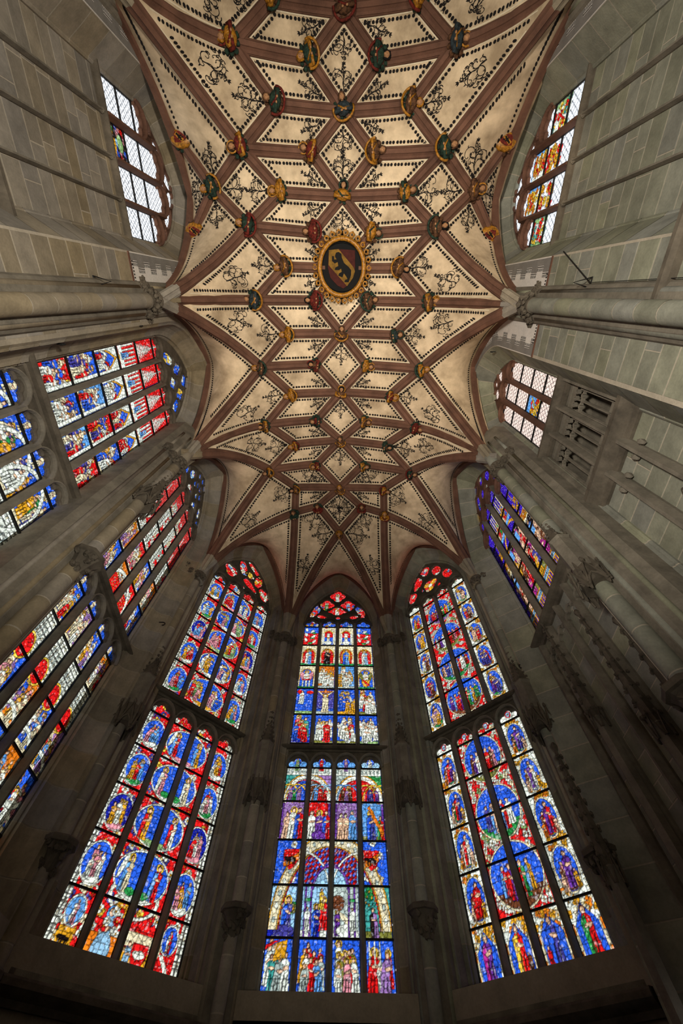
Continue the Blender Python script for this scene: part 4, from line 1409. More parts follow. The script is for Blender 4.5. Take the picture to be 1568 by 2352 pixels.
# painted plaster round the clerestory arches: white ground, grey battlements, black ticks
def painted_wall(key, hw, zs, za, zb, half, zap):
    F, wl = FA[key], WL[key]
    pts = resample(outline(hw + .03, zb, zs, za + .03, n=16, steps=1), .1)
    ns = normals2(pts)
    # white ground, from reveal edge out to beyond the wall arch
    mb = MB()
    mb.strip([[F.Q(p[0] + n_.x * d, WF + .006, p[1] + n_.y * d) for d in (.40, .9)] for p, n_ in zip(pts, ns)])
    mb.obj('whitewash', 'whitewash', wl)
    for sg in (-1, 1):
        e = sg * (hw + .4) + F.off
        f_ = sg * (F.half - .05)
        mb = MB()
        mb.add([F.P(e, WF + .005, zb), F.P(f_, WF + .005, zb), F.P(f_, WF + .005, 12.6), F.P(e, WF + .005, 12.6)], [(0, 1, 2, 3)])
        mb.obj('whitewash', 'whitewash', wl)
        mb = MB(); a, b = sorted((e, f_)); mb.box((a, WF, zb - .05), (b, WF + .02, zb), F.P); mb.obj('painted_band', 'rib', wl)
        tk = MB()
        for i in range(int(abs(f_ - e) / .06)):
            x = min(e, f_) + .03 + i * .06
            tk.box((x, WF + .007, zb + .05), (x + .03, WF + .009, zb + .1), F.P)
        tk.obj('painted_ticks', 'ink', wl, kind='stuff')
    acc, k = 0.0, 0
    gp, tk = MB(), MB()
    for i in range(len(pts) - 1):
        big = (int(i / 3) % 2) == 0
        d1 = .64 if big else .52
        a, b = pts[i], pts[i + 1]
        na, nb = ns[i], ns[i + 1]
        q = [F.Q(a[0] + na.x * .39, WF + .010, a[1] + na.y * .39), F.Q(a[0] + na.x * d1, WF + .010, a[1] + na.y * d1),
             F.Q(b[0] + nb.x * d1, WF + .010, b[1] + nb.y * d1), F.Q(b[0] + nb.x * .39, WF + .010, b[1] + nb.y * .39)]
        gp.add(q, [(0, 1, 2, 3)])
        q = [F.Q(a[0] + na.x * (d1 + .015), WF + .011, a[1] + na.y * (d1 + .015)), F.Q(a[0] + na.x * (d1 + .03), WF + .011, a[1] + na.y * (d1 + .03)),
             F.Q(b[0] + nb.x * (d1 + .03), WF + .011, b[1] + nb.y * (d1 + .03)), F.Q(b[0] + nb.x * (d1 + .015), WF + .011, b[1] + nb.y * (d1 + .015))]
        tk.add(q, [(0, 1, 2, 3)])
        for f in (.25, .75):
            x, y = a[0] + (b[0] - a[0]) * f, a[1] + (b[1] - a[1]) * f
            tx, ty = (b[0] - a[0]), (b[1] - a[1])
            L_ = math.hypot(tx, ty) or 1
            tx, ty = tx / L_ * .011, ty / L_ * .011
            c0, c1 = d1 + .045, d1 + .1
            tk.add([F.Q(x + na.x * c0 - tx, WF + .011, y + na.y * c0 - ty), F.Q(x + na.x * c0 + tx, WF + .011, y + na.y * c0 + ty),
                    F.Q(x + na.x * c1 + tx, WF + .011, y + na.y * c1 + ty), F.Q(x + na.x * c1 - tx, WF + .011, y + na.y * c1 - ty)], [(0, 1, 2, 3)])
    gp.obj('painted_battlement', 'greypaint', wl)
    tk.obj('painted_ticks', 'ink', wl, kind='stuff')


painted_wall('NC', 1.36, 12.5, 14.28, 9.65, 2.52, 13.9)
painted_wall('SC', 1.36, 12.5, 14.28, 9.65, 2.52, 13.9)
painted_wall('SB', .82, 11.7, 13.2, 9.6, 1.84, 13.6)

# floor far below, out of sight of the lens
mb = MB()
mb.add([(-6, -9, -1.6), (6, -9, -1.6), (6, 12, -1.6), (-6, 12, -1.6)], [(0, 1, 2, 3)])
mb.obj('floor', 'floor', kind='structure')

mb = MB()  # unseen west wall added to keep sky light out, with side walls
mb.add([(-5.2, -8.2, -1.6), (5.2, -8.2, -1.6), (5.2, -8.2, 15), (-5.2, -8.2, 15)], [(0, 1, 2, 3)])
for s in (-1, 1): mb.add([(s * 4.3, -8.3, -1.6), (s * 4.3, -4.7, -1.6), (s * 4.3, -4.7, 15), (s * 4.3, -8.3, 15)], [(0, 1, 2, 3)])
mb.obj('wall_light_closure', 'trim', kind='structure')
# ------------------------------------------------------------ net vault
def BZ(x):
    xs = [0, .812, 1.63, 2.465, 2.83, 3.23, 3.64, 3.83, 4.0, 4.07]
    zs = [13.65, 13.49, 13.27, 12.80, 12.5, 11.98, 11.15, 10.6, 10.1, 9.9]
    return float(np.interp(abs(x), xs, zs))


ND = {}


def node(k, x, y, z=None): ND[k] = Vector((x, y, (BZ(x) if z is None else z) + .0466 * y))


def yrow(k): return S1 + (.918 * k if k >= 0 else .84 * k)


for k in range(-10, 6):
    y = yrow(k)
    if k % 2:
        node(('C', k), 0, y)
        for s in (-1, 1): node(('2', s, k), s * 1.63, y)
    else:
        for s in (-1, 1):
            node(('1', s, k), s * .812, y)
            yy = {-4: -3.13, -2: -1.58}.get(k, y)
            node(('3', s, k), s * 2.465, yy)
# the polygonal end
for s in (-1, 1):
    ND[('1', s, 6)] = Vector((s * .84, 5.42, 13.3 + .25))
    ND[('3', s, 6)] = Vector((s * 2.47, 5.46, 13.0))
    ND[('2', s, 7)] = Vector((s * 1.62, 6.25, 13.3))
    ND[('4', s)] = Vector((s * 1.66, 7.15, 13.0))
    ND[('5', s)] = Vector((s * .82, 7.05, 13.35))
    ND[('2', s, 5)] = Vector((s * 1.60, 4.66, 13.5))
ND[('C', 5)] = Vector((0, 4.58, 13.75))
ND[('C', 7)] = Vector((0, 6.38, 13.6))
ND[('E',)] = Vector((0, 7.98, 13.0))
SP = {}
for s in (-1, 1):
    SP[('s', s, -10)] = Vector((s * 4.07, yrow(-10), 9.95))
    SP[('s', s, -6)] = Vector((s * 4.07, S0, 9.9))
    SP[('s', s, 0)] = Vector((s * 4.07, S1, 9.9))
    SP[('s', s, 4)] = Vector((s * 4.07, S2, 9.9))
    SP[('v', s)] = Vector((s * 4.62 * math.cos(math.radians(22.5)), YO + 4.62 * math.sin(math.radians(22.5)), 9.9))
    SP[('c', s)] = Vector((s * 4.58 * math.sin(math.radians(22.5)), YO + 4.58 * math.cos(math.radians(22.5)), 9.9))
    ND[('lun', s)] = Vector((s * 3.4, -2.42, 13.15))
    ND[('wa', s)] = Vector((s * 4.12, -1.49, 13.35))
    ND[('wb', s)] = Vector((s * 4.12, -3.41, 13.2))
ED = []


def E_(a, b):
    if a in ND and b in ND: ED.append((a, b))


for k in range(-10, 6):
    for s in (-1, 1):
        if k % 2:
            E_(('C', k), ('2', s, k))
            for q in (-1, 1):
                E_(('C', k), ('1', s, k + q)) if k < 5 or q < 0 else None
                E_(('2', s, k), ('3', s, k + q)) if k < 5 or q < 0 else None
        else: E_(('1', s, k), ('3', s, k))
for s in (-1, 1):
    for a, b in ((('C', 5), ('1', s, 6)), (('2', s, 5), ('3', s, 6)), (('1', s, 6), ('3', s, 6)), (('1', s, 6), ('C', 7)), (('3', s, 6), ('2', s, 7)), (('2', s, 7), ('C', 7)),
                 (('2', s, 7), ('4', s)), (('4', s), ('5', s)), (('5', s), ('C', 7)), (('5', s), ('E',)),
                 (('lun', s), ('3', s, -2)), (('lun', s), ('3', s, -4)), (('lun', s), ('wa', s)), (('lun', s), ('wb', s))): E_(a, b)
SE = []
for s in (-1, 1):
    for a, b in ((('s', s, 0), ('3', s, 0)), (('s', s, 0), ('3', s, 2)), (('s', s, 0), ('3', s, -2)), (('s', s, 4), ('3', s, 4)), (('s', s, 4), ('3', s, 2)), (('s', s, 4), ('3', s, 6)),
                 (('s', s, -6), ('3', s, -6)), (('s', s, -6), ('3', s, -4)), (('s', s, -6), ('3', s, -8)), (('s', s, -10), ('3', s, -8)), (('v', s), ('3', s, 6)), (('v', s), ('4', s)), (('c', s), ('4', s)), (('c', s), ('E',))):
        SE.append((a, b))


def rib_path(a, b):
    """net ribs: gently arched between bosses"""
    A_, B_ = ND[a], ND[b]
    L_ = (B_ - A_).length
    out = []
    for i in range(7):
        f = i / 6
        p = A_.lerp(B_, f)
        p.z += 4 * f * (1 - f) * L_ * L_ * .012
        out.append(p)
    return out


def spring_path(a, b, n=22):
    A_, B_ = SP[a], ND[b]
    out = []
    for i in range(n + 1):
        f = (i / n) ** 1.5
        x = 4.07 + (2.465 - 4.07) * f
        g = (BZ(x) - 9.9) / (12.80 - 9.9)
        out.append(Vector((A_.x + (B_.x - A_.x) * f, A_.y + (B_.y - A_.y) * f, A_.z + (B_.z - A_.z) * g)))
    return out


NETP = [rib_path(a, b) for a, b in ED]
SPRP = [spring_path(a, b) for a, b in SE]

# wall arches: (facet, half width, springing, apex)
WA = dict(C=(1.66, 10.1, 13.72), L=(1.66, 10.1, 13.72), R=(1.66, 10.1, 13.72), N=(1.66, 10.1, 13.72), S=(1.66, 10.1, 13.72),
          NB=(1.68, 10.1, 13.60), SB=(1.68, 10.1, 13.60), NC=(2.36, 9.95, 13.95), SC=(2.36, 9.95, 13.95))


def wall_arch(key, n=16):
    hw, zs, za = WA[key]
    return resample([(-hw, 9.7)] + arch_pts(hw, zs, za, n) + [(hw, 9.7)], .25)


# height field of the webs, relaxed between the ribs
GX0, GX1, GY0, GY1, GD = -4.7, 4.7, -8.4, 11.0, .08
NX, NY = int((GX1 - GX0) / GD) + 1, int((GY1 - GY0) / GD) + 1
ZG = np.zeros((NY, NX))
for i in range(NX): ZG[:, i] = BZ(GX0 + i * GD)
FX = np.zeros((NY, NX), bool)
UPZ = .20


def pin(p, z, force=False):
    i, j = int(round((p[0] - GX0) / GD)), int(round((p[1] - GY0) / GD))
    if 0 <= i < NX and 0 <= j < NY:
        ZG[j, i] = max(z, ZG[j, i]) if FX[j, i] else z
        FX[j, i] = True


for P_ in NETP + SPRP:
    for a, b in zip(P_[:-1], P_[1:]):
        n = max(2, int((b - a).length / .03))
        for q in range(n + 1):
            p = a.lerp(b, q / n)
            pin(p, p.z + UPZ)
for key in WA:
    F = FA[key]
    pts = resample([(-F.half - .02, 9.7)] + arch_pts(F.half + .02 - (.1 if key in ('NC', 'SC') else .12), WA[key][1], WA[key][2] + .22, 20) + [(F.half + .02, 9.7)], .04)
    for u, z in pts:
        for w_ in (WF - .14, WF - .06, WF + .02): pin(F.P(u, w_, z), z)
for _ in range(900):
    Zn = ZG.copy()
    Zn[1:-1, 1:-1] = .25 * (ZG[2:, 1:-1] + ZG[:-2, 1:-1] + ZG[1:-1, 2:] + ZG[1:-1, :-2])
    Zn[0], Zn[-1], Zn[:, 0], Zn[:, -1] = Zn[1], Zn[-2], Zn[:, 1], Zn[:, -2]
    ZG = np.where(FX, ZG, ZG + (Zn - ZG) * 1.0)


def ZS(x, y):
    fx, fy = (x - GX0) / GD, (y - GY0) / GD
    i, j = min(max(int(fx), 0), NX - 2), min(max(int(fy), 0), NY - 2)
    a, b = fx - i, fy - j
    return float((ZG[j, i] * (1 - a) + ZG[j, i + 1] * a) * (1 - b) + (ZG[j + 1, i] * (1 - a) + ZG[j + 1, i + 1] * a) * b)


def in_plan(x, y, e=0.0):
    if abs(x) > 4.3 + e: return False
    if y > YO:
        if y > YO + 4.42 + e: return False
        if abs(x) + (y - YO) > (4.42 + e) * math.sqrt(2): return False
    return y > -8.2


ceil = empty('ceiling', 'net vault of cream webs with oxblood ribs', 'vault', kind='structure')
vid = {}
mb = MB()
for j in range(NY - 1):
    for i in range(NX - 1):
        x, y = GX0 + (i + .5) * GD, GY0 + (j + .5) * GD
        if not in_plan(x, y, .1): continue
        f = []
        for a, b in ((i, j), (i, j + 1), (i + 1, j + 1), (i + 1, j)):
            if (a, b) not in vid:
                vid[(a, b)] = len(mb.v)
                mb.v.append((GX0 + a * GD, GY0 + b * GD, ZG[b, a]))
            f.append(vid[(a, b)])
        mb.f.append(tuple(f))
mb.obj('vault_web', 'plaster', ceil, smooth=True)
# unseen lid added over the choir so that daylight comes only through the glass
mb = MB()
rr_ = 4.75
lid = [(-rr_, -8.4), (rr_, -8.4), (rr_, YO + rr_ * T8), (rr_ * T8, YO + rr_), (-rr_ * T8, YO + rr_), (-rr_, YO + rr_ * T8)]
mb.add([(x, y, z) for z in (14.5, 14.7) for x, y in lid], [tuple(range(6))[::-1], tuple(range(6, 12))] + [(i, (i + 1) % 6, 6 + (i + 1) % 6, 6 + i) for i in range(6)])
mb.obj('light_block_lid', 'dark', ceil)

RPROF = [(-.135, .22), (-.135, .15), (-.12, .13), (-.125, .10), (-.085, .075), (-.05, .03), (-.045, .0), (.045, .0), (.05, .03), (.085, .075), (.125, .10), (.12, .13), (.135, .15), (.135, .22)]


def rib_obj(path, name='rib', m='rib', prof=RPROF, sc=1.0, parent=None):
    rows = []
    d0 = Vector((path[-1].x - path[0].x, path[-1].y - path[0].y, 0)).normalized()
    side = Vector((-d0.y, d0.x, 0))
    n = len(path)
    for i, p in enumerate(path):
        t = (path[min(i + 1, n - 1)] - path[max(i - 1, 0)]).normalized()
        u_ = t.cross(side)
        if u_.z < 0: u_ = -u_
        if abs(u_.z) < 1e-4: u_ = d0 * -1
        rows.append([p + side * (a * sc) + u_ * (b * sc) for a, b in prof])
    mb = MB()
    mb.strip(rows)
    return mb.obj(name, m, parent or ceil)


for P_ in NETP: rib_obj(P_)
for P_ in SPRP:
    k = next((i for i, p in enumerate(P_) if p.z > 10.75), 5)
    rib_obj(P_[k - 1:])
    rib_obj(P_[:k], 'rib_springing', 'stone')
for key in WA:
    F = FA[key]
    pts = wall_arch(key)
    m_ = [(0, WF - .02), (0, WF + .1), (.04, WF + .15), (.07, WF + .13), (.11, WF + .18), (.18, WF + .2), (.26, WF + .2), (.3, WF + .12), (.3, WF - .05)]
    k = next(i for i, p in enumerate(pts) if p[1] > 10.7)
    sweep(F, pts[k:-k], m_, off=False).obj('wall_rib', 'rib', ceil)
    sweep(F, pts[:k + 1], m_, off=False).obj('rib_springing', 'stone', ceil)
    sweep(F, pts[-k - 1:], m_, off=False).obj('rib_springing', 'stone', ceil)

# ---- painted pearl borders along the ribs
def surf_pt(x, y, lift=.012): return Vector((x, y, ZS(x, y) - lift))


def dot(mb, x, y, tx, ty, r, sq=1.0):
    sx, sy = -ty, tx
    v = []
    for k in range(7):
        th = 2 * math.pi * k / 7
        a, b = r * 1.05 * sq * math.cos(th), r * math.sin(th)
        v.append(surf_pt(x + tx * a + sx * b, y + ty * a + sy * b))
    mb.add(v, [tuple(range(7))])


ALLP = [(p, True) for p in NETP] + [(p, False) for p in SPRP]
for P_, net in ALLP:
    d, l = MB(), MB()
    d0 = Vector((P_[-1].x - P_[0].x, P_[-1].y - P_[0].y)).normalized()
    for sg in (-1, 1):
        nx, ny = -d0.y * sg, d0.x * sg
        acc = 0.0
        prev = None
        nxt = .2
        lp = []
        for a, b in zip(P_[:-1], P_[1:]):
            n = max(1, int((b - a).length / .02))
            for q in range(n):
                p = a.lerp(b, q / n)
                if p.z < 11.0: continue
                if prev is not None: acc += (p - prev).length
                prev = p
                x, y = p.x + nx * .215, p.y + ny * .215
                if acc >= nxt:
                    nxt += .092
                    lim = .2 if net else .1
                    if in_plan(x, y, -.25) and ZS(x, y) > 11.2:
                        dot(d, x, y, d0.x, d0.y, .036, max(.15, math.hypot(b.x - a.x, b.y - a.y) / (b - a).length))
                if not lp or (Vector((p.x, p.y)) - lp[-1][0]).length > .1: lp.append((Vector((p.x, p.y)), nx, ny))
        rows = []
        for c_, ax, ay in lp:
            if in_plan(c_.x + ax * .16, c_.y + ay * .16, -.2): rows.append([surf_pt(c_.x + ax * .135, c_.y + ay * .135, .014), surf_pt(c_.x + ax * .160, c_.y + ay * .160, .014)])
        if len(rows) > 1: l.strip(rows, caps=False)
    if d.v: d.obj('painted_pearls', 'ink', ceil, kind='stuff')
    if l.v: l.obj('painted_fillet', 'line', ceil)

for key in WA:
    F = FA[key]
    mb = MB()
    for u, z in resample([q for q in wall_arch(key) if q[1] > 10.8], .095):
        x, y, _ = F.P(u, WF + .27, 0)
        if ZS(x, y) > 10.9: dot(mb, x, y, F.t.x, F.t.y, .034, .6)
    mb.obj('painted_pearls', 'ink', ceil, kind='stuff')

# ---- painted arabesques in the corners of the cells
def ribbon(mb, pts, w0, w1=None):
    n = len(pts)
    rows = []
    for i, p in enumerate(pts):
        a, b = pts[max(i - 1, 0)], pts[min(i + 1, n - 1)]
        dx, dy = b[0] - a[0], b[1] - a[1]
        L_ = math.hypot(dx, dy) or 1
        f = i / (n - 1)
        w_ = (w0 + ((w1 if w1 is not None else w0) - w0) * f) / 2
        rows.append([surf_pt(p[0] - dy / L_ * w_, p[1] + dx / L_ * w_), surf_pt(p[0] + dy / L_ * w_, p[1] - dx / L_ * w_)])
    mb.strip(rows, caps=False)


def leaf(mb, x, y, th, r):
    v = []
    for k, (a, b) in enumerate(((0, 0), (.35, .3), (.7, .22), (1.2, 0), (.7, -.22), (.35, -.3))):
        v.append(surf_pt(x + r * (a * math.cos(th) - b * math.sin(th)), y + r * (a * math.sin(th) + b * math.cos(th))))
    mb.add(v, [tuple(range(6))])


def arabesque(x, y, th, L_, wd, rn):
    """stem of spiral tendrils starting at (x, y) along th"""
    mb = MB()
    c, s_ = math.cos(th), math.sin(th)
    W = lambda a, b: (x + a * c - b * s_, y + a * s_ + b * c)
    wig = rn.uniform(.01, .03)
    ribbon(mb, [W(L_ * i / 14, wig * math.sin(i * .9)) for i in range(15)], .022, .010)
    n = max(4, int(L_ / .075))
    for i in range(n):
        f = (i + .5) / n
        r = wd * (.15 + .85 * math.sin(math.pi * min(1, f * 1.15 + .12)) ** .8) * .5
        for sg in (-1, 1):
            a0 = L_ * f * .95
            q = r * rn.uniform(.45, 1.2)
            pts = []
            turn = rn.choice((1, 1, -1)) * sg
            cx_, cy_ = a0 + q * .45, sg * q * 1.0
            a_st = math.atan2(-cy_, a0 - cx_)
            for k in range(15):
                t = k / 14
                rr = math.hypot(cx_ - a0, cy_) * (1 - t) ** .8 * .9 + .012
                an = a_st + turn * t * 5.2
                pts.append(W(cx_ + rr * math.cos(an), cy_ + rr * math.sin(an)))
            ribbon(mb, pts, .014, .012)
            e = pts[-1]
            leaf(mb, e[0], e[1], rn.uniform(0, 6.3), .028)
            for z_ in range(2):
                an = th + sg * rn.uniform(.6, 1.5)
                p = pts[3 + 3 * z_]
                leaf(mb, p[0], p[1], an + z_, .042)
            if q > .07:
                pts2 = []
                bx, by = a0 + q * .3, sg * q * 1.75
                for k in range(9):
                    t = k / 8
                    pts2.append(W(bx + q * .5 * math.cos(4.2 * t * sg) * (1 - t * .7), by + q * .42 * math.sin(4.2 * t) * (1 - t * .7) * sg))
                ribbon(mb, pts2, .018, .014)
                leaf(mb, pts2[-1][0], pts2[-1][1], an, .04)
    for dth in (-.7, 0, .7):
        e = W(L_, 0)
        leaf(mb, e[0], e[1], th + dth, .06)
    mb.obj('painted_arabesque', 'ink', ceil)


adj = {}
for a, b in ED:
    adj.setdefault(a, []).append(ND[b] - ND[a])
    adj.setdefault(b, []).append(ND[a] - ND[b])
for a, b in SE:
    adj.setdefault(b, []).append(SP[a] - ND[b])
rn = random.Random(5)
for nd, vs in adj.items():
    p = ND[nd]
    if nd[0] in ('wa', 'wb') or p.y < -6.6: continue
    an = sorted([(math.atan2(v.y, v.x), math.hypot(v.x, v.y)) for v in vs])
    for i in range(len(an)):
        a0, l0 = an[i]
        a1, l1 = an[(i + 1) % len(an)]
        if i == len(an) - 1: a1 += 2 * math.pi
        g = a1 - a0
        if .55 < g < 2.35:
            th = (a0 + a1) / 2
            long_ = min(l0, l1)
            if nd[0] in ('3', '4'): continue
            if nd[0] == '2' and math.cos(th) * p.x < 0: continue
            if nd[0] == '1' and (nd[2] != 6 or math.cos(th) * p.x < 0): continue
            if nd[0] == 'C' and abs(math.cos(th)) < .3 and math.sin(th) < 0 and nd[1] > 0: continue
            if nd[0] == '4' and p.y > 7 and math.sin(th) > .3 and math.cos(th) * p.x > 0 and g > 1.2: continue
            if nd[0] == 'E' and math.sin(th) > .5: continue
            if g > 2.0 and long_ > 1.5: continue
            big = max(l0, l1) > 1.7
            st = .24 / max(.35, math.sin(g / 2)) * .9
            LL = min(.86 if big else .56, long_ * .66) * rn.uniform(.85, 1.05)
            wd = min(.62, LL * (1.0 if g > 1.1 else .75))
            arabesque(p.x + math.cos(th) * st, p.y + math.sin(th) * st, th, LL, wd * .66, rn)
# sprays near the springings, in the angle between two ribs of the same springer
byS = {}
for a, b in SE: byS.setdefault(a, []).append(ND[b] - SP[a])
for sp, vs in byS.items():
    p = SP[sp]
    if p.y < -6: continue
    an = sorted([(math.atan2(v.y, v.x) % (2 * math.pi) if p.x > 0 else math.atan2(v.y, v.x)) for v in vs])
    for a0, a1 in zip(an[:-1], an[1:]):
        th, g = (a0 + a1) / 2, a1 - a0
        r0 = .42 / math.tan(max(.15, g / 2)) if g < 1.6 else .3
        r0 = max(.75, min(1.15, r0 + .15))
        arabesque(p.x + math.cos(th) * r0, p.y + math.sin(th) * r0, th, .5, .32, rn)
# ------------------------------------------------------------ wall shafts with capitals, canopies and consoles
def capital(parent, c, r, name='capital', seed=0):
    mb = MB()
    mb.lathe([(r * 1.0, -.34), (r * 1.12, -.33), (r * 1.12, -.29), (r * 1.0, -.27), (r * 1.15, -.12), (r * 1.5, -.02), (r * 1.6, 0), (r * 1.6, .04), (r * 1.35, .06)], 16, c=c)
    rn_ = random.Random(seed)
    for k in range(11):
        for row in range(2):
            th = 2 * math.pi * (k + .5 * row) / 11 + rn_.uniform(-.1, .1)
            rr = r * (1.28 + .24 * row)
            mb.blob((c[0] + rr * math.cos(th), c[1] + rr * math.sin(th), c[2] - .18 + .12 * row + rn_.uniform(-.02, .02)), (.045 + r * .12, .045 + r * .12, .07), nu=6, nv=4, lump=.7, seed=rn_.randint(0, 999))
    return mb.obj(name, 'dark', parent, smooth=False)


def crocket_spire(mb, c, r, h, n=6, ck=6):
    mb.lathe([(r, 0), (r * .16, h), (r * .3, h + .03), (r * .5, h + .1), (r * .2, h + .17)], n, c=c)
    for i in range(ck):
        f = (i + .5) / ck
        for k in range(0, n):
            th = 2 * math.pi * k / n
            rr = r * (1 - .84 * f) + .02
            mb.blob((c[0] + rr * math.cos(th), c[1] + rr * math.sin(th), c[2] + h * f), (.03, .03, .035), nu=5, nv=3, lump=.6, seed=i * 7 + k)


def canopy(parent, c, out, tip, top_body, bot, r=.2):
    """tapering canopy over a niche: spire, panelled body, gabled hood"""
    cx_, cy_ = c
    mb = MB()
    if top_body - bot > .8:
        crocket_spire(mb, (cx_, cy_, top_body), r * .8, tip - top_body - .17, 6, 6)
        mb.obj('canopy_spire', 'dark', parent)
        mb = MB()
        mb.lathe([(r * .75, bot + .5), (r * .9, bot + .55), (r * .9, top_body - .1), (r * 1.05, top_body - .04), (r * .8, top_body + .02)], 6, c=(cx_, cy_, 0))
        mb.obj('canopy_body', 'trim', parent)
    else:
        crocket_spire(mb, (cx_, cy_, bot + .45), r * .95, tip - bot - .62, 6, 8)
        mb.obj('canopy_spire', 'dark', parent)
    mb = MB()
    mb.lathe([(r * 1.15, bot + .12), (r * 1.25, bot + .2), (r * 1.1, bot + .3), (r * .85, bot + .58)], 6, c=(cx_, cy_, 0))
    for k in range(6):
        th = 2 * math.pi * (k + .5) / 6
        px, py = cx_ + r * 1.25 * math.cos(th), cy_ + r * 1.25 * math.sin(th)
        mb.lathe([(.012, -.05), (.028, 0), (.025, .3), (.04, .32), (.008, .58)], 5, c=(px, py, bot))
        th2 = 2 * math.pi * k / 6
        gx, gy = cx_ + r * 1.3 * math.cos(th2), cy_ + r * 1.3 * math.sin(th2)
        tx, ty = -math.sin(th2), math.cos(th2)
        h_ = r * .62
        mb.tube([(gx - tx * h_, gy - ty * h_, bot + .05), (gx, gy, bot + .5), (gx + tx * h_, gy + ty * h_, bot + .05)], .022, 5)
        mb.tube([(gx - tx * h_, gy - ty * h_, bot + .0), (gx - tx * h_ * .5, gy - ty * h_ * .5, bot + .16), (gx, gy, bot + .22), (gx + tx * h_ * .5, gy + ty * h_ * .5, bot + .16), (gx + tx * h_, gy + ty * h_, bot)], .018, 5)
        mb.blob((gx, gy, bot + .53), (.035, .035, .05), nu=6, nv=4, lump=.6, seed=k)
    mb.obj('canopy_hood', 'dark', parent)


def console(parent, c, top, r=.26, h=.5, seed=0):
    mb = MB()
    mb.lathe([(r * .2, top - h), (r * .45, top - h * .7), (r * .75, top - .16), (r * .95, top - .1), (r * 1.15, top - .09), (r * 1.18, top - .03), (r * 1.05, top)], 8, c=(c[0], c[1], 0))
    rn_ = random.Random(seed)
    for k in range(22):
        th, f = rn_.uniform(0, 6.28), rn_.random()
        rr = r * (.4 + .55 * f)
        mb.blob((c[0] + rr * math.cos(th), c[1] + rr * math.sin(th), top - h * .85 + h * .7 * f), (.05, .05, .055), nu=6, nv=4, lump=.8, seed=k)
    mb.obj('console', 'dark', parent)


def pier(label, loc, inw, r, zcap, m, canopies=(), consoles=(), side=.24, sr=.055, seed=0, far=False):
    """compound shaft; inw = unit direction into the room"""
    x, y = loc
    i_ = Vector((inw[0], inw[1], 0)).normalized()
    t_ = Vector((-i_.y, i_.x, 0))
    root = empty('wall_shaft', label, 'column', 'compound shafts carrying the vault ribs', loc=(x, y, -1.6))
    mbs = MB()
    # body behind the shaft
    L0_ = [(-.52, -.42), (-.42, -.3), (-.34, -.14), (-.22, -.06), (.22, -.06), (.34, -.14), (.42, -.3), (.52, -.42), (.52, -.9), (-.52, -.9)]
    rows = []
    for z in (0.0, 13.1):
        rows.append([Vector((0, 0, z)) + t_ * a + i_ * b for a, b in L0_])
    mb = MB()
    mb.strip([r_ + [r_[0]] for r_ in rows])
    mb.obj('pier_body', 'trim', root)
    z = 0.0
    top = zcap + 1.6 - .33
    rn_ = random.Random(seed)
    mb = MB(); mb.lathe([(r - .005, 0), (r - .005, top)], 20, caps=False); mb.obj('drum_core', 'mortar', root, smooth=True)
    while z < top - .02:
        h = rn_.uniform(.42, .7)
        if z + h > top - .25: h = top - z
        mb = MB()
        mb.lathe([(r, z + .01), (r, z + h - .01)], 20, caps=False)
        mb.obj('drum', m, root, smooth=True)
        z += h
    capital(root, (0, 0, zcap + 1.6), r, seed=seed)
    for sg in (-1, 1):
        for k, (a, b, rr, dz) in enumerate(((side, -.12, sr, .05), (side + .15, -.26, sr * .8, .25))):
            q = t_ * sg * a + i_ * b
            mb = MB()
            mb.lathe([(rr, 0), (rr, zcap + 1.6 + dz - .2)], 10, c=(q.x, q.y, 0))
            mb.obj('side_shaft', m, root, smooth=True)
            capital(root, (q.x, q.y, zcap + 1.6 + dz), rr, 'side_capital', seed + k + 5)
            mb = MB()
            mb.lathe([(rr * .95, zcap + 1.62 + dz), (rr * .9, zcap + 2.9)], 8, c=(q.x, q.y, 0))
            mb.obj('side_shaft', m, root, smooth=True)
    # springing block above the capital
    mb = MB()
    mb.lathe([(r * .95, zcap + 1.63), (r * 1.0, zcap + 2.2), (r * 1.25, zcap + 2.7), (r * 1.2, zcap + 3.1)], 10)
    mb.obj('springing_block', m, root, smooth=True)
    for tip, tb, bot in canopies:
        q = i_ * .06
        canopy(root, (q.x, q.y), i_, tip + 1.6, tb + 1.6, bot + 1.6, .2)
    for ct in consoles:
        q = i_ * .04
        console(root, (q.x, q.y), ct + 1.6, .25, seed=seed)
    return root


c22, s22 = math.cos(math.radians(22.5)), math.sin(math.radians(22.5))
PIERS = [
    ('shaft cluster on the apse corner between roundel window and crucifixion window', (-4.56 * s22, YO + 4.56 * c22), (s22, -c22), .115, 9.9, 'stone', [(7.1, 6.2, 4.75)], [3.1]),
    ('shaft cluster on the apse corner between apostles window and crucifixion window', (4.56 * s22, YO + 4.56 * c22), (-s22, -c22), .115, 9.9, 'stone_g', [(7.1, 6.2, 4.75)], [3.15]),
    ('shaft cluster between roundel window and red diapered window', (-4.64 * c22, YO + 4.64 * s22), (c22, -s22), .12, 9.95, 'stone', [(7.1, 6.2, 4.9)], [3.1]),
    ('shaft cluster between apostles window and violet window', (4.64 * c22, YO + 4.64 * s22), (-c22, -s22), .12, 9.95, 'stone_g', [(7.1, 6.2, 4.95)], [3.1]),
    ('shaft cluster with open canopy and wide console between two slanting stained windows', (-4.06, S2), (1, 0), .13, 9.55, 'stone', [(9.0, 7.4, 7.15)], [5.4]),
    ('shaft cluster between violet window and stone gallery', (4.06, S2), (-1, 0), .13, 9.55, 'stone_g', [(6.9, 6.1, 4.7)], [3.1]),
    ('thick shaft cluster beside the bluish clerestory window', (-4.1, S1), (1, 0), .145, 9.9, 'stone', [], []),
    ('thick shaft cluster beside the glaring clerestory window', (4.1, S1), (-1, 0), .145, 9.9, 'stone_g', [], []),
]
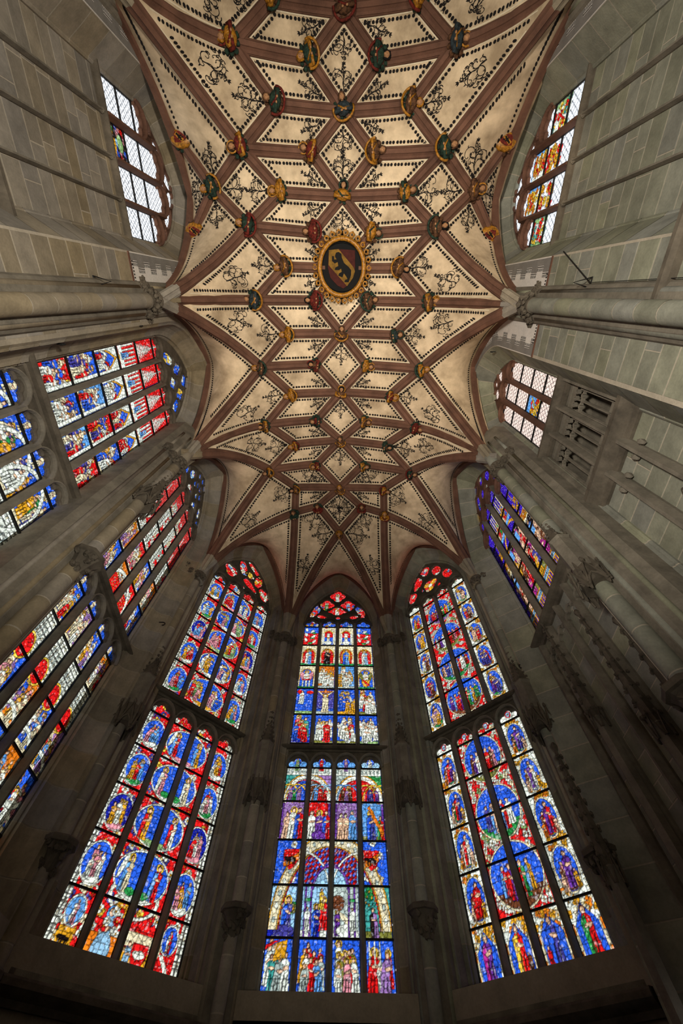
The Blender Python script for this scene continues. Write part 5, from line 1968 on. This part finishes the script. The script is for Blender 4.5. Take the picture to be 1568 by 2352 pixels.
for q, (lb, lo, iw, r_, zc, m_, ca, co) in enumerate(PIERS): pier(lb, lo, iw, r_, zc, m_, ca, co, seed=q)
for s in (-1, 1):
    pr_ = pier('shaft cluster behind the bluish clerestory window' if s < 0 else 'shaft cluster behind the glaring clerestory window', (s * 4.1, S0), (-s, 0), .145, 9.9, 'stone' if s < 0 else 'stone_g', seed=20)


# ---- crocketed pinnacles standing on the blind walls, apostles-window side
def pinnacle(label, F, u, w_, z0, zb, zt, r=.11):
    p = F.P(u, w_, 0)
    root = empty('crocketed_pinnacle', loc=(p[0], p[1], z0))
    root.parent = WL[[k for k in FA if FA[k] is F][0]]
    mb = MB()
    mb.lathe([(r, 0), (r, zb - z0), (r * 1.25, zb - z0 + .04), (r * 1.0, zb - z0 + .08)], 6)
    mb.obj('pinnacle_shaft', 'trim', root)
    mb = MB()
    crocket_spire(mb, (0, 0, zb - z0 + .06), r * 1.1, zt - zb, 6, 9)
    for k in range(6):
        th = math.pi * (k + .5) / 3
        mb.tube([(r * 1.2 * math.cos(th - .4), r * 1.2 * math.sin(th - .4), zb - z0 - .15), (r * 1.3 * math.cos(th), r * 1.3 * math.sin(th), zb - z0 + .18), (r * 1.2 * math.cos(th + .4), r * 1.2 * math.sin(th + .4), zb - z0 - .15)], .018, 4)
        mb.blob((r * 1.3 * math.cos(th), r * 1.3 * math.sin(th), zb - z0 + .2), (.03, .03, .04), nu=5, nv=3, lump=.5, seed=k)
    mb.obj('crocketed_spire', 'dark', root)
    return root


pinnacle('tallest crocketed pinnacle rising just below the violet window', FA['S'], -.62, .2, -1.6, 4.5, 6.75)
pinnacle('crocketed pinnacle between violet window sill and gallery shafts', FA['S'], .55, .2, -1.6, 3.6, 5.8)
pinnacle('crocketed pinnacle below the violet window, nearer the gallery', FA['S'], 1.2, .2, -1.6, 2.6, 4.9)
pinnacle('crocketed pinnacle low beside the apostles-window corner shafts', FA['S'], -1.45, .75, -1.6, 2.7, 4.4)
pinnacle('crocketed pinnacle on the blind wall under the stone gallery', FA['SB'], -.2, .3, -1.6, 2.4, 4.6)
pinnacle('slim crocketed pinnacle under the gallery by the thick shafts', FA['SB'], .9, .75, -1.6, 1.8, 3.9)

# ------------------------------------------------------------ carved bosses of the vault
PALB = ['red', 'brown', 'gold', 'brown', 'brown', 'green', 'gold', 'blue']


def boss(label, p, seed, sc=1.0, kind='bust', th=None):
    rn_ = random.Random(seed)
    root = empty('roof_boss', label, 'roof boss', 'painted figure bosses of the vault', loc=(p[0], p[1], p[2]), rz=rn_.uniform(-.3, .3) if th is None else th)
    R_ = Matrix.Identity(3)
    robe, trim_ = rn_.choice(PALB), rn_.choice(['gold', 'gold', 'red', 'green'])
    a = .17 * sc
    mb = MB()                                       # cloud wreath the figure rises from
    for k in range(10):
        t = 2 * math.pi * k / 10
        mb.blob((a * 1.05 * math.cos(t), a * .85 * math.sin(t) + .02, .07), (.06, .06, .055), nu=7, nv=4, lump=.5, seed=seed + k)
    mb.obj('cloud_wreath', rn_.choice(['green', 'brown', 'green']), root, smooth=True)
    if kind == 'shield':
        mb = MB()
        mb.blob((0, 0, 0), (a * 1.05, a * 1.35, .07), nu=12, nv=6)
        mb.obj('cartouche', 'gold', root, smooth=True)
        mb = MB()
        s_ = [(-.1, .14), (.1, .14), (.11, 0), (.05, -.13), (0, -.17), (-.05, -.13), (-.11, 0)]
        mb.add([(x, y, -.075) for x, y in s_] + [(x, y, -.04) for x, y in s_], [tuple(range(7))] + [(i, (i + 1) % 7, 7 + (i + 1) % 7, 7 + i) for i in range(7)])
        mb.obj('shield', 'red', root)
        mb = MB()
        mb.add([(-.1, .07, -.078), (-.04, .13, -.078), (.1, -.04, -.078), (.05, -.1, -.078)], [(0, 1, 2, 3)])
        mb.obj('shield_bend', 'gold', root)
        mb = MB()
        mb.blob((0, .01, -.085), (.07, .028, .012), Matrix.Rotation(-.8, 3, 'Z')); mb.blob((-.05, .06, -.085), (.025, .022, .012))
        for q in ((.03, .02), (-.02, -.03), (.06, -.03), (.01, -.07)): mb.blob((q[0], q[1], -.085), (.012, .03, .01), nu=6, nv=4)
        mb.obj('bear_charge', 'black', root)
        return root
    mb = MB()                                       # shoulders and chest
    mb.blob((0, -.01, -.03), (a * .95, a * .72, .13), nu=12, nv=8, lump=.12, seed=seed)
    for k in range(5): mb.tube([(a * (-.6 + .3 * k), -a * .55, 0), (a * (-.4 + .2 * k), 0, -.15), (a * (-.3 + .15 * k), a * .5, -.1)], .018, 5)
    mb.obj('robe', robe, root, smooth=True)
    am = rn_.choice([robe, trim_])                  # arms folded over the chest
    for sg in (-1, 1):
        mb = MB()
        mb.tube([(sg * a * .9, .02, -.03), (sg * a * .95, -.07, -.1), (sg * a * .35, -.07, -.17)], [.05, .045, .032], 7)
        mb.obj('arm', am, root, smooth=True)
    mb = MB()
    for sg in (-1, 1):
        mb.blob((sg * a * .25, -.075, -.18), (.03, .024, .024), nu=7, nv=5)
    hy = a * .95
    mb.blob((0, hy, -.09), (.062, .07, .075), nu=12, nv=9)
    mb.blob((0, hy + .0, -.165), (.013, .02, .018), nu=6, nv=4)
    mb.blob((0, hy - .05, -.13), (.03, .03, .03), nu=7, nv=5)
    mb.tube([(0, a * .45, -.05), (0, hy - .02, -.08)], .035, 7)
    mb.obj('face_and_hands', 'flesh', root, smooth=True)
    mb = MB()
    for sg in (-1, 1): mb.blob((sg * .026, hy + .018, -.152), (.009, .007, .006), nu=6, nv=4)
    mb.obj('eyes', 'black', root)
    mb = MB()
    mb.blob((0, hy + .03, -.07), (.078, .07, .07), nu=11, nv=7, lump=.3, seed=seed)
    for sg in (-1, 1): mb.blob((sg * .065, hy - .02, -.08), (.028, .055, .04), nu=7, nv=5, lump=.4, seed=seed)
    mb.obj('hair', rn_.choice(['brown', 'brown', 'gold', 'black']), root, smooth=True)
    mb = MB()                                       # scroll or halo
    if rn_.random() < .6:
        pts = [(a * 1.25 * math.cos(t), a * 1.1 * math.sin(t) - .02, -.06 - .05 * math.sin(2 * t)) for t in [(-.2 + 3.5 * k / 12) * -1 for k in range(13)]]
        mb.tube(pts, .03, 5)
    else:
        mb.tube([(.115 * math.cos(2 * math.pi * k / 14), hy + .115 * math.sin(2 * math.pi * k / 14), -.045) for k in range(14)], .02, 6, closed=True)
    mb.tube([(-a * .7, -.02, -.1), (0, -a * .3, -.19), (a * .6, .04, -.12)], .022, 5)
    mb.obj('gilded_scroll', trim_, root, smooth=True)
    return root


ROWN = {}
def ordinal(n): return ['first', 'second', 'third', 'fourth', 'fifth', 'sixth', 'seventh', 'eighth', 'ninth', 'tenth'][n - 1]


def bosslabel(nd):
    if nd[0] == 'C':
        n = (nd[1] + 1) // 2
        return 'figure boss on the middle line, %s from the bear roundel %s' % (ordinal(abs(n)), 'towards the apse' if n > 0 else 'away from the apse')
    if nd[0] == 'E': return 'small dark boss where the last ribs meet above the crucifixion window'
    s = nd[1]
    side = 'bluish window side' if s < 0 else 'gallery side'
    if nd[0] == '4': return 'boss nearest the apse corner shafts, %s' % side
    if nd[0] == '5': return 'small boss beside the final middle rib crossing, %s' % side
    if nd[0] == 'lun': return 'gilded figure boss in the fan above the %s' % ('bluish clerestory window' if s < 0 else 'glaring clerestory window')
    if nd[0] in ('wa', 'wb'): return 'bear shield boss on the %s arch, %s the apse' % ('bluish window' if s < 0 else 'glaring window', 'nearer' if nd[0] == 'wa' else 'farther from')
    k = nd[2]
    row = {'1': 'inner', '2': 'second', '3': 'outer'}[nd[0]]
    if k == 0: return '%s figure boss on the straight rib between the thick shafts, %s' % (row, side)
    if nd[0] == '2' and k == -1: return 'figure boss level with the bear roundel, %s' % side
    step = ((k + 1) // 2) if nd[0] == '2' else k // 2
    return '%s line figure boss, %s from roundel %s apse, %s' % (row, ordinal(abs(step)), 'towards' if k > 0 else 'away from', side)


q = 0
for nd, p in ND.items():
    if p.y < -7.2: continue
    q += 1
    if nd == ('C', -1): continue
    if nd[0] in ('wa', 'wb'):
        boss(bosslabel(nd), (p.x - .08 * math.copysign(1, p.x), p.y, p.z + .0), q, 1.25, 'shield', th=math.pi / 2 * -math.copysign(1, p.x)); continue
    sz = 1.18 if p.y < 1 else .95 if p.y < 4 else .8
    if nd == ('E',): sz = .55
    boss(bosslabel(nd), (p.x, p.y, p.z - .02), q * 13 + 1, sz, th=(math.pi if (nd[0] == 'C') else math.pi / 2 * -math.copysign(1, -p.x) * -1 if nd[0] in ('1', '2', '3', 'lun') else math.pi) + random.uniform(-.25, .25))

# ---- the great ring keystone with the bear shield
p = ND[('C', -1)]
ring = empty('bear_roundel', 'large gilded ring boss framing a black bear on a red and gold shield', 'roof boss', loc=(p.x, p.y, p.z - .12))
mb = MB()
mb.tube([(.63 * math.cos(2 * math.pi * k / 48), .70 * math.sin(2 * math.pi * k / 48), -.08) for k in range(48)], .065, 10, closed=True)
mb.obj('gilded_ring', 'gold', ring, smooth=True)
for k in range(26):
    t = 2 * math.pi * k / 26
    mb = MB()
    cx_, cy_ = .77 * math.cos(t), .84 * math.sin(t)
    mb.tube([(cx_ + .055 * math.cos(a), cy_ + .055 * math.sin(a), -.02) for a in [2 * math.pi * i / 10 for i in range(10)]], .022, 6, closed=True)
    mb.tube([(cx_ + .07 * math.cos(t + .9 + .2 * i), cy_ + .07 * math.sin(t + .9 + .2 * i), -.02 - .01 * i) for i in range(7)], .018, 5)
    mb.blob((cx_ * 1.08, cy_ * 1.08, -.02), (.03, .03, .03), nu=6, nv=4, lump=.4, seed=k)
    mb.obj('gilded_scrollwork', 'gold', ring, smooth=True)
mb = MB()
mb.lathe([(.60, -.06), (.60, .12)], 40, caps=False)
mb.obj('ring_wall', 'green', ring, smooth=True)
mb = MB()
mb.add([(.6 * math.cos(2 * math.pi * k / 40), .68 * math.sin(2 * math.pi * k / 40), .10) for k in range(40)], [tuple(range(40))])
for i_, v_ in enumerate(mb.v): mb.v[i_] = (v_[0], v_[1], .035)
mb.obj('roundel_ground', 'black', ring)
sh = [(-.36, -.36), (.36, -.40), (.39, 0), (.34, .25), (.15, .44), (0, .50), (-.2, .42), (-.36, .2), (-.40, -.1)]
sh = [(x, -y) for x, y in sh]
SHIELD_Z = .03


def plate(pts, z, name, m, par, t=.02):
    mb = MB()
    n = len(pts)
    mb.add([(x, y, z) for x, y in pts] + [(x, y, z + t) for x, y in pts], [tuple(range(n))] + [(i, (i + 1) % n, n + (i + 1) % n, n + i) for i in range(n)])
    return mb.obj(name, m, par)


# seen from below: picture right = +x, picture down = +y (towards the apse)
fl = lambda pts: [(x, y) for x, y in pts]
shp = [(-.37, -.42), (-.1, -.45), (.3, -.43), (.37, -.42), (.38, 0), (.33, .22), (.15, .46), (.05, .52), (-.12, .45), (-.33, .25), (-.40, .0)]
plate(shp, .0, 'shield', 'shieldred', ring)
plate([(-.37, -.42), (-.1, -.45), (.33, -.02), (.38, .08), (.33, .24), (.16, .46), (-.38, -.06)], -.01, 'shield_bend', 'shieldgold', ring, .008)
bear = [(-.17, -.36), (-.1, -.38), (-.02, -.34), (0, -.24), (.06, -.12), (.2, -.02), (.27, .06), (.27, .18), (.2, .36), (.08, .36), (.1, .3), (.17, .28), (.12, .2), (.06, .14), (.02, .24),
        (-.1, .2), (-.08, .14), (0, .1), (-.02, .02), (-.08, .06), (-.2, .06), (-.19, 0), (-.1, -.04), (-.12, -.14), (-.2, -.1), (-.28, -.16), (-.28, -.28), (-.23, -.28), (-.22, -.2), (-.15, -.2), (-.2, -.28)]
plate(bear, -.022, 'bear_charge', 'black', ring, .012)

# ------------------------------------------------------------ small ironwork
def hook(label, F, u, w_, z):
    p = F.P(u, w_, z)
    mb = MB()
    n_ = -F.n
    t_ = F.t
    pts = [Vector((0, 0, 0)) + n_ * a + Vector((0, 0, b)) for a, b in ((-.05, 0), (.05, 0), (.1, -.02), (.12, -.06), (.1, -.1), (.06, -.1))]
    mb.tube(pts, .013, 6)
    o = mb.obj('iron_hook', 'iron')
    o.location = p
    o['label'], o['category'], o['group'] = label, 'hook', 'iron hooks let into the stone'


hook('iron hook beside the lower corner of the white pinnacle window', FA['NB'], -1.25, .45, 6.9)
hook('iron hook on the jamb between roundel window and red diapered window', FA['N'], 1.45, .45, 7.6)
hook('iron hook below the transom of the slanting windows', FA['NB'], 1.7, .6, 5.9)
hook('iron hook beside the apostles window transom', FA['S'], -1.62, .5, 6.6)
hook('iron hook above the rosy window', FA['SB'], .62, .55, 12.2)
hook('iron hook over the white pinnacle window, near its arch', FA['NB'], -1.35, .5, 9.6)


def bracket(label, key, u, z, L_, strut):
    F = FA[key]
    root = empty('wall_bracket', label, 'bracket', loc=F.P(u, WF + .01, z))
    n_, t_, up_ = -F.n, F.t, Vector((0, 0, 1))
    mb = MB()
    mb.tube([t_ * -.08, n_ * .3, t_ * .08], .013, 5)
    mb.tube([t_ * -.09, t_ * .09], .013, 5)
    mb.obj('bracket_arm', 'iron', root)
    mb = MB()
    mb.tube([Vector((0, 0, 0)) + n_ * .05, up_ * -L_ + n_ * .05], .007, 4)
    mb.obj('wire', 'iron', root)
    if strut:
        mb = MB()
        mb.tube([t_ * 0 + n_ * .02, up_ * 1.3 + t_ * .55], .012, 4)
        mb.obj('bracket_stay', 'iron', root)


bracket('triangular iron bracket with wire below the bluish clerestory window', 'NC', 2.2, 8.1, 4.5, False)
bracket('triangular iron bracket with stay below the glaring clerestory window', 'SC', -2.14, 7.9, 4.5, True)

# ------------------------------------------------------------ lift everything so that the floor is at zero
for o in C.objects:
    if o.parent is None: o.location.z += ZUP
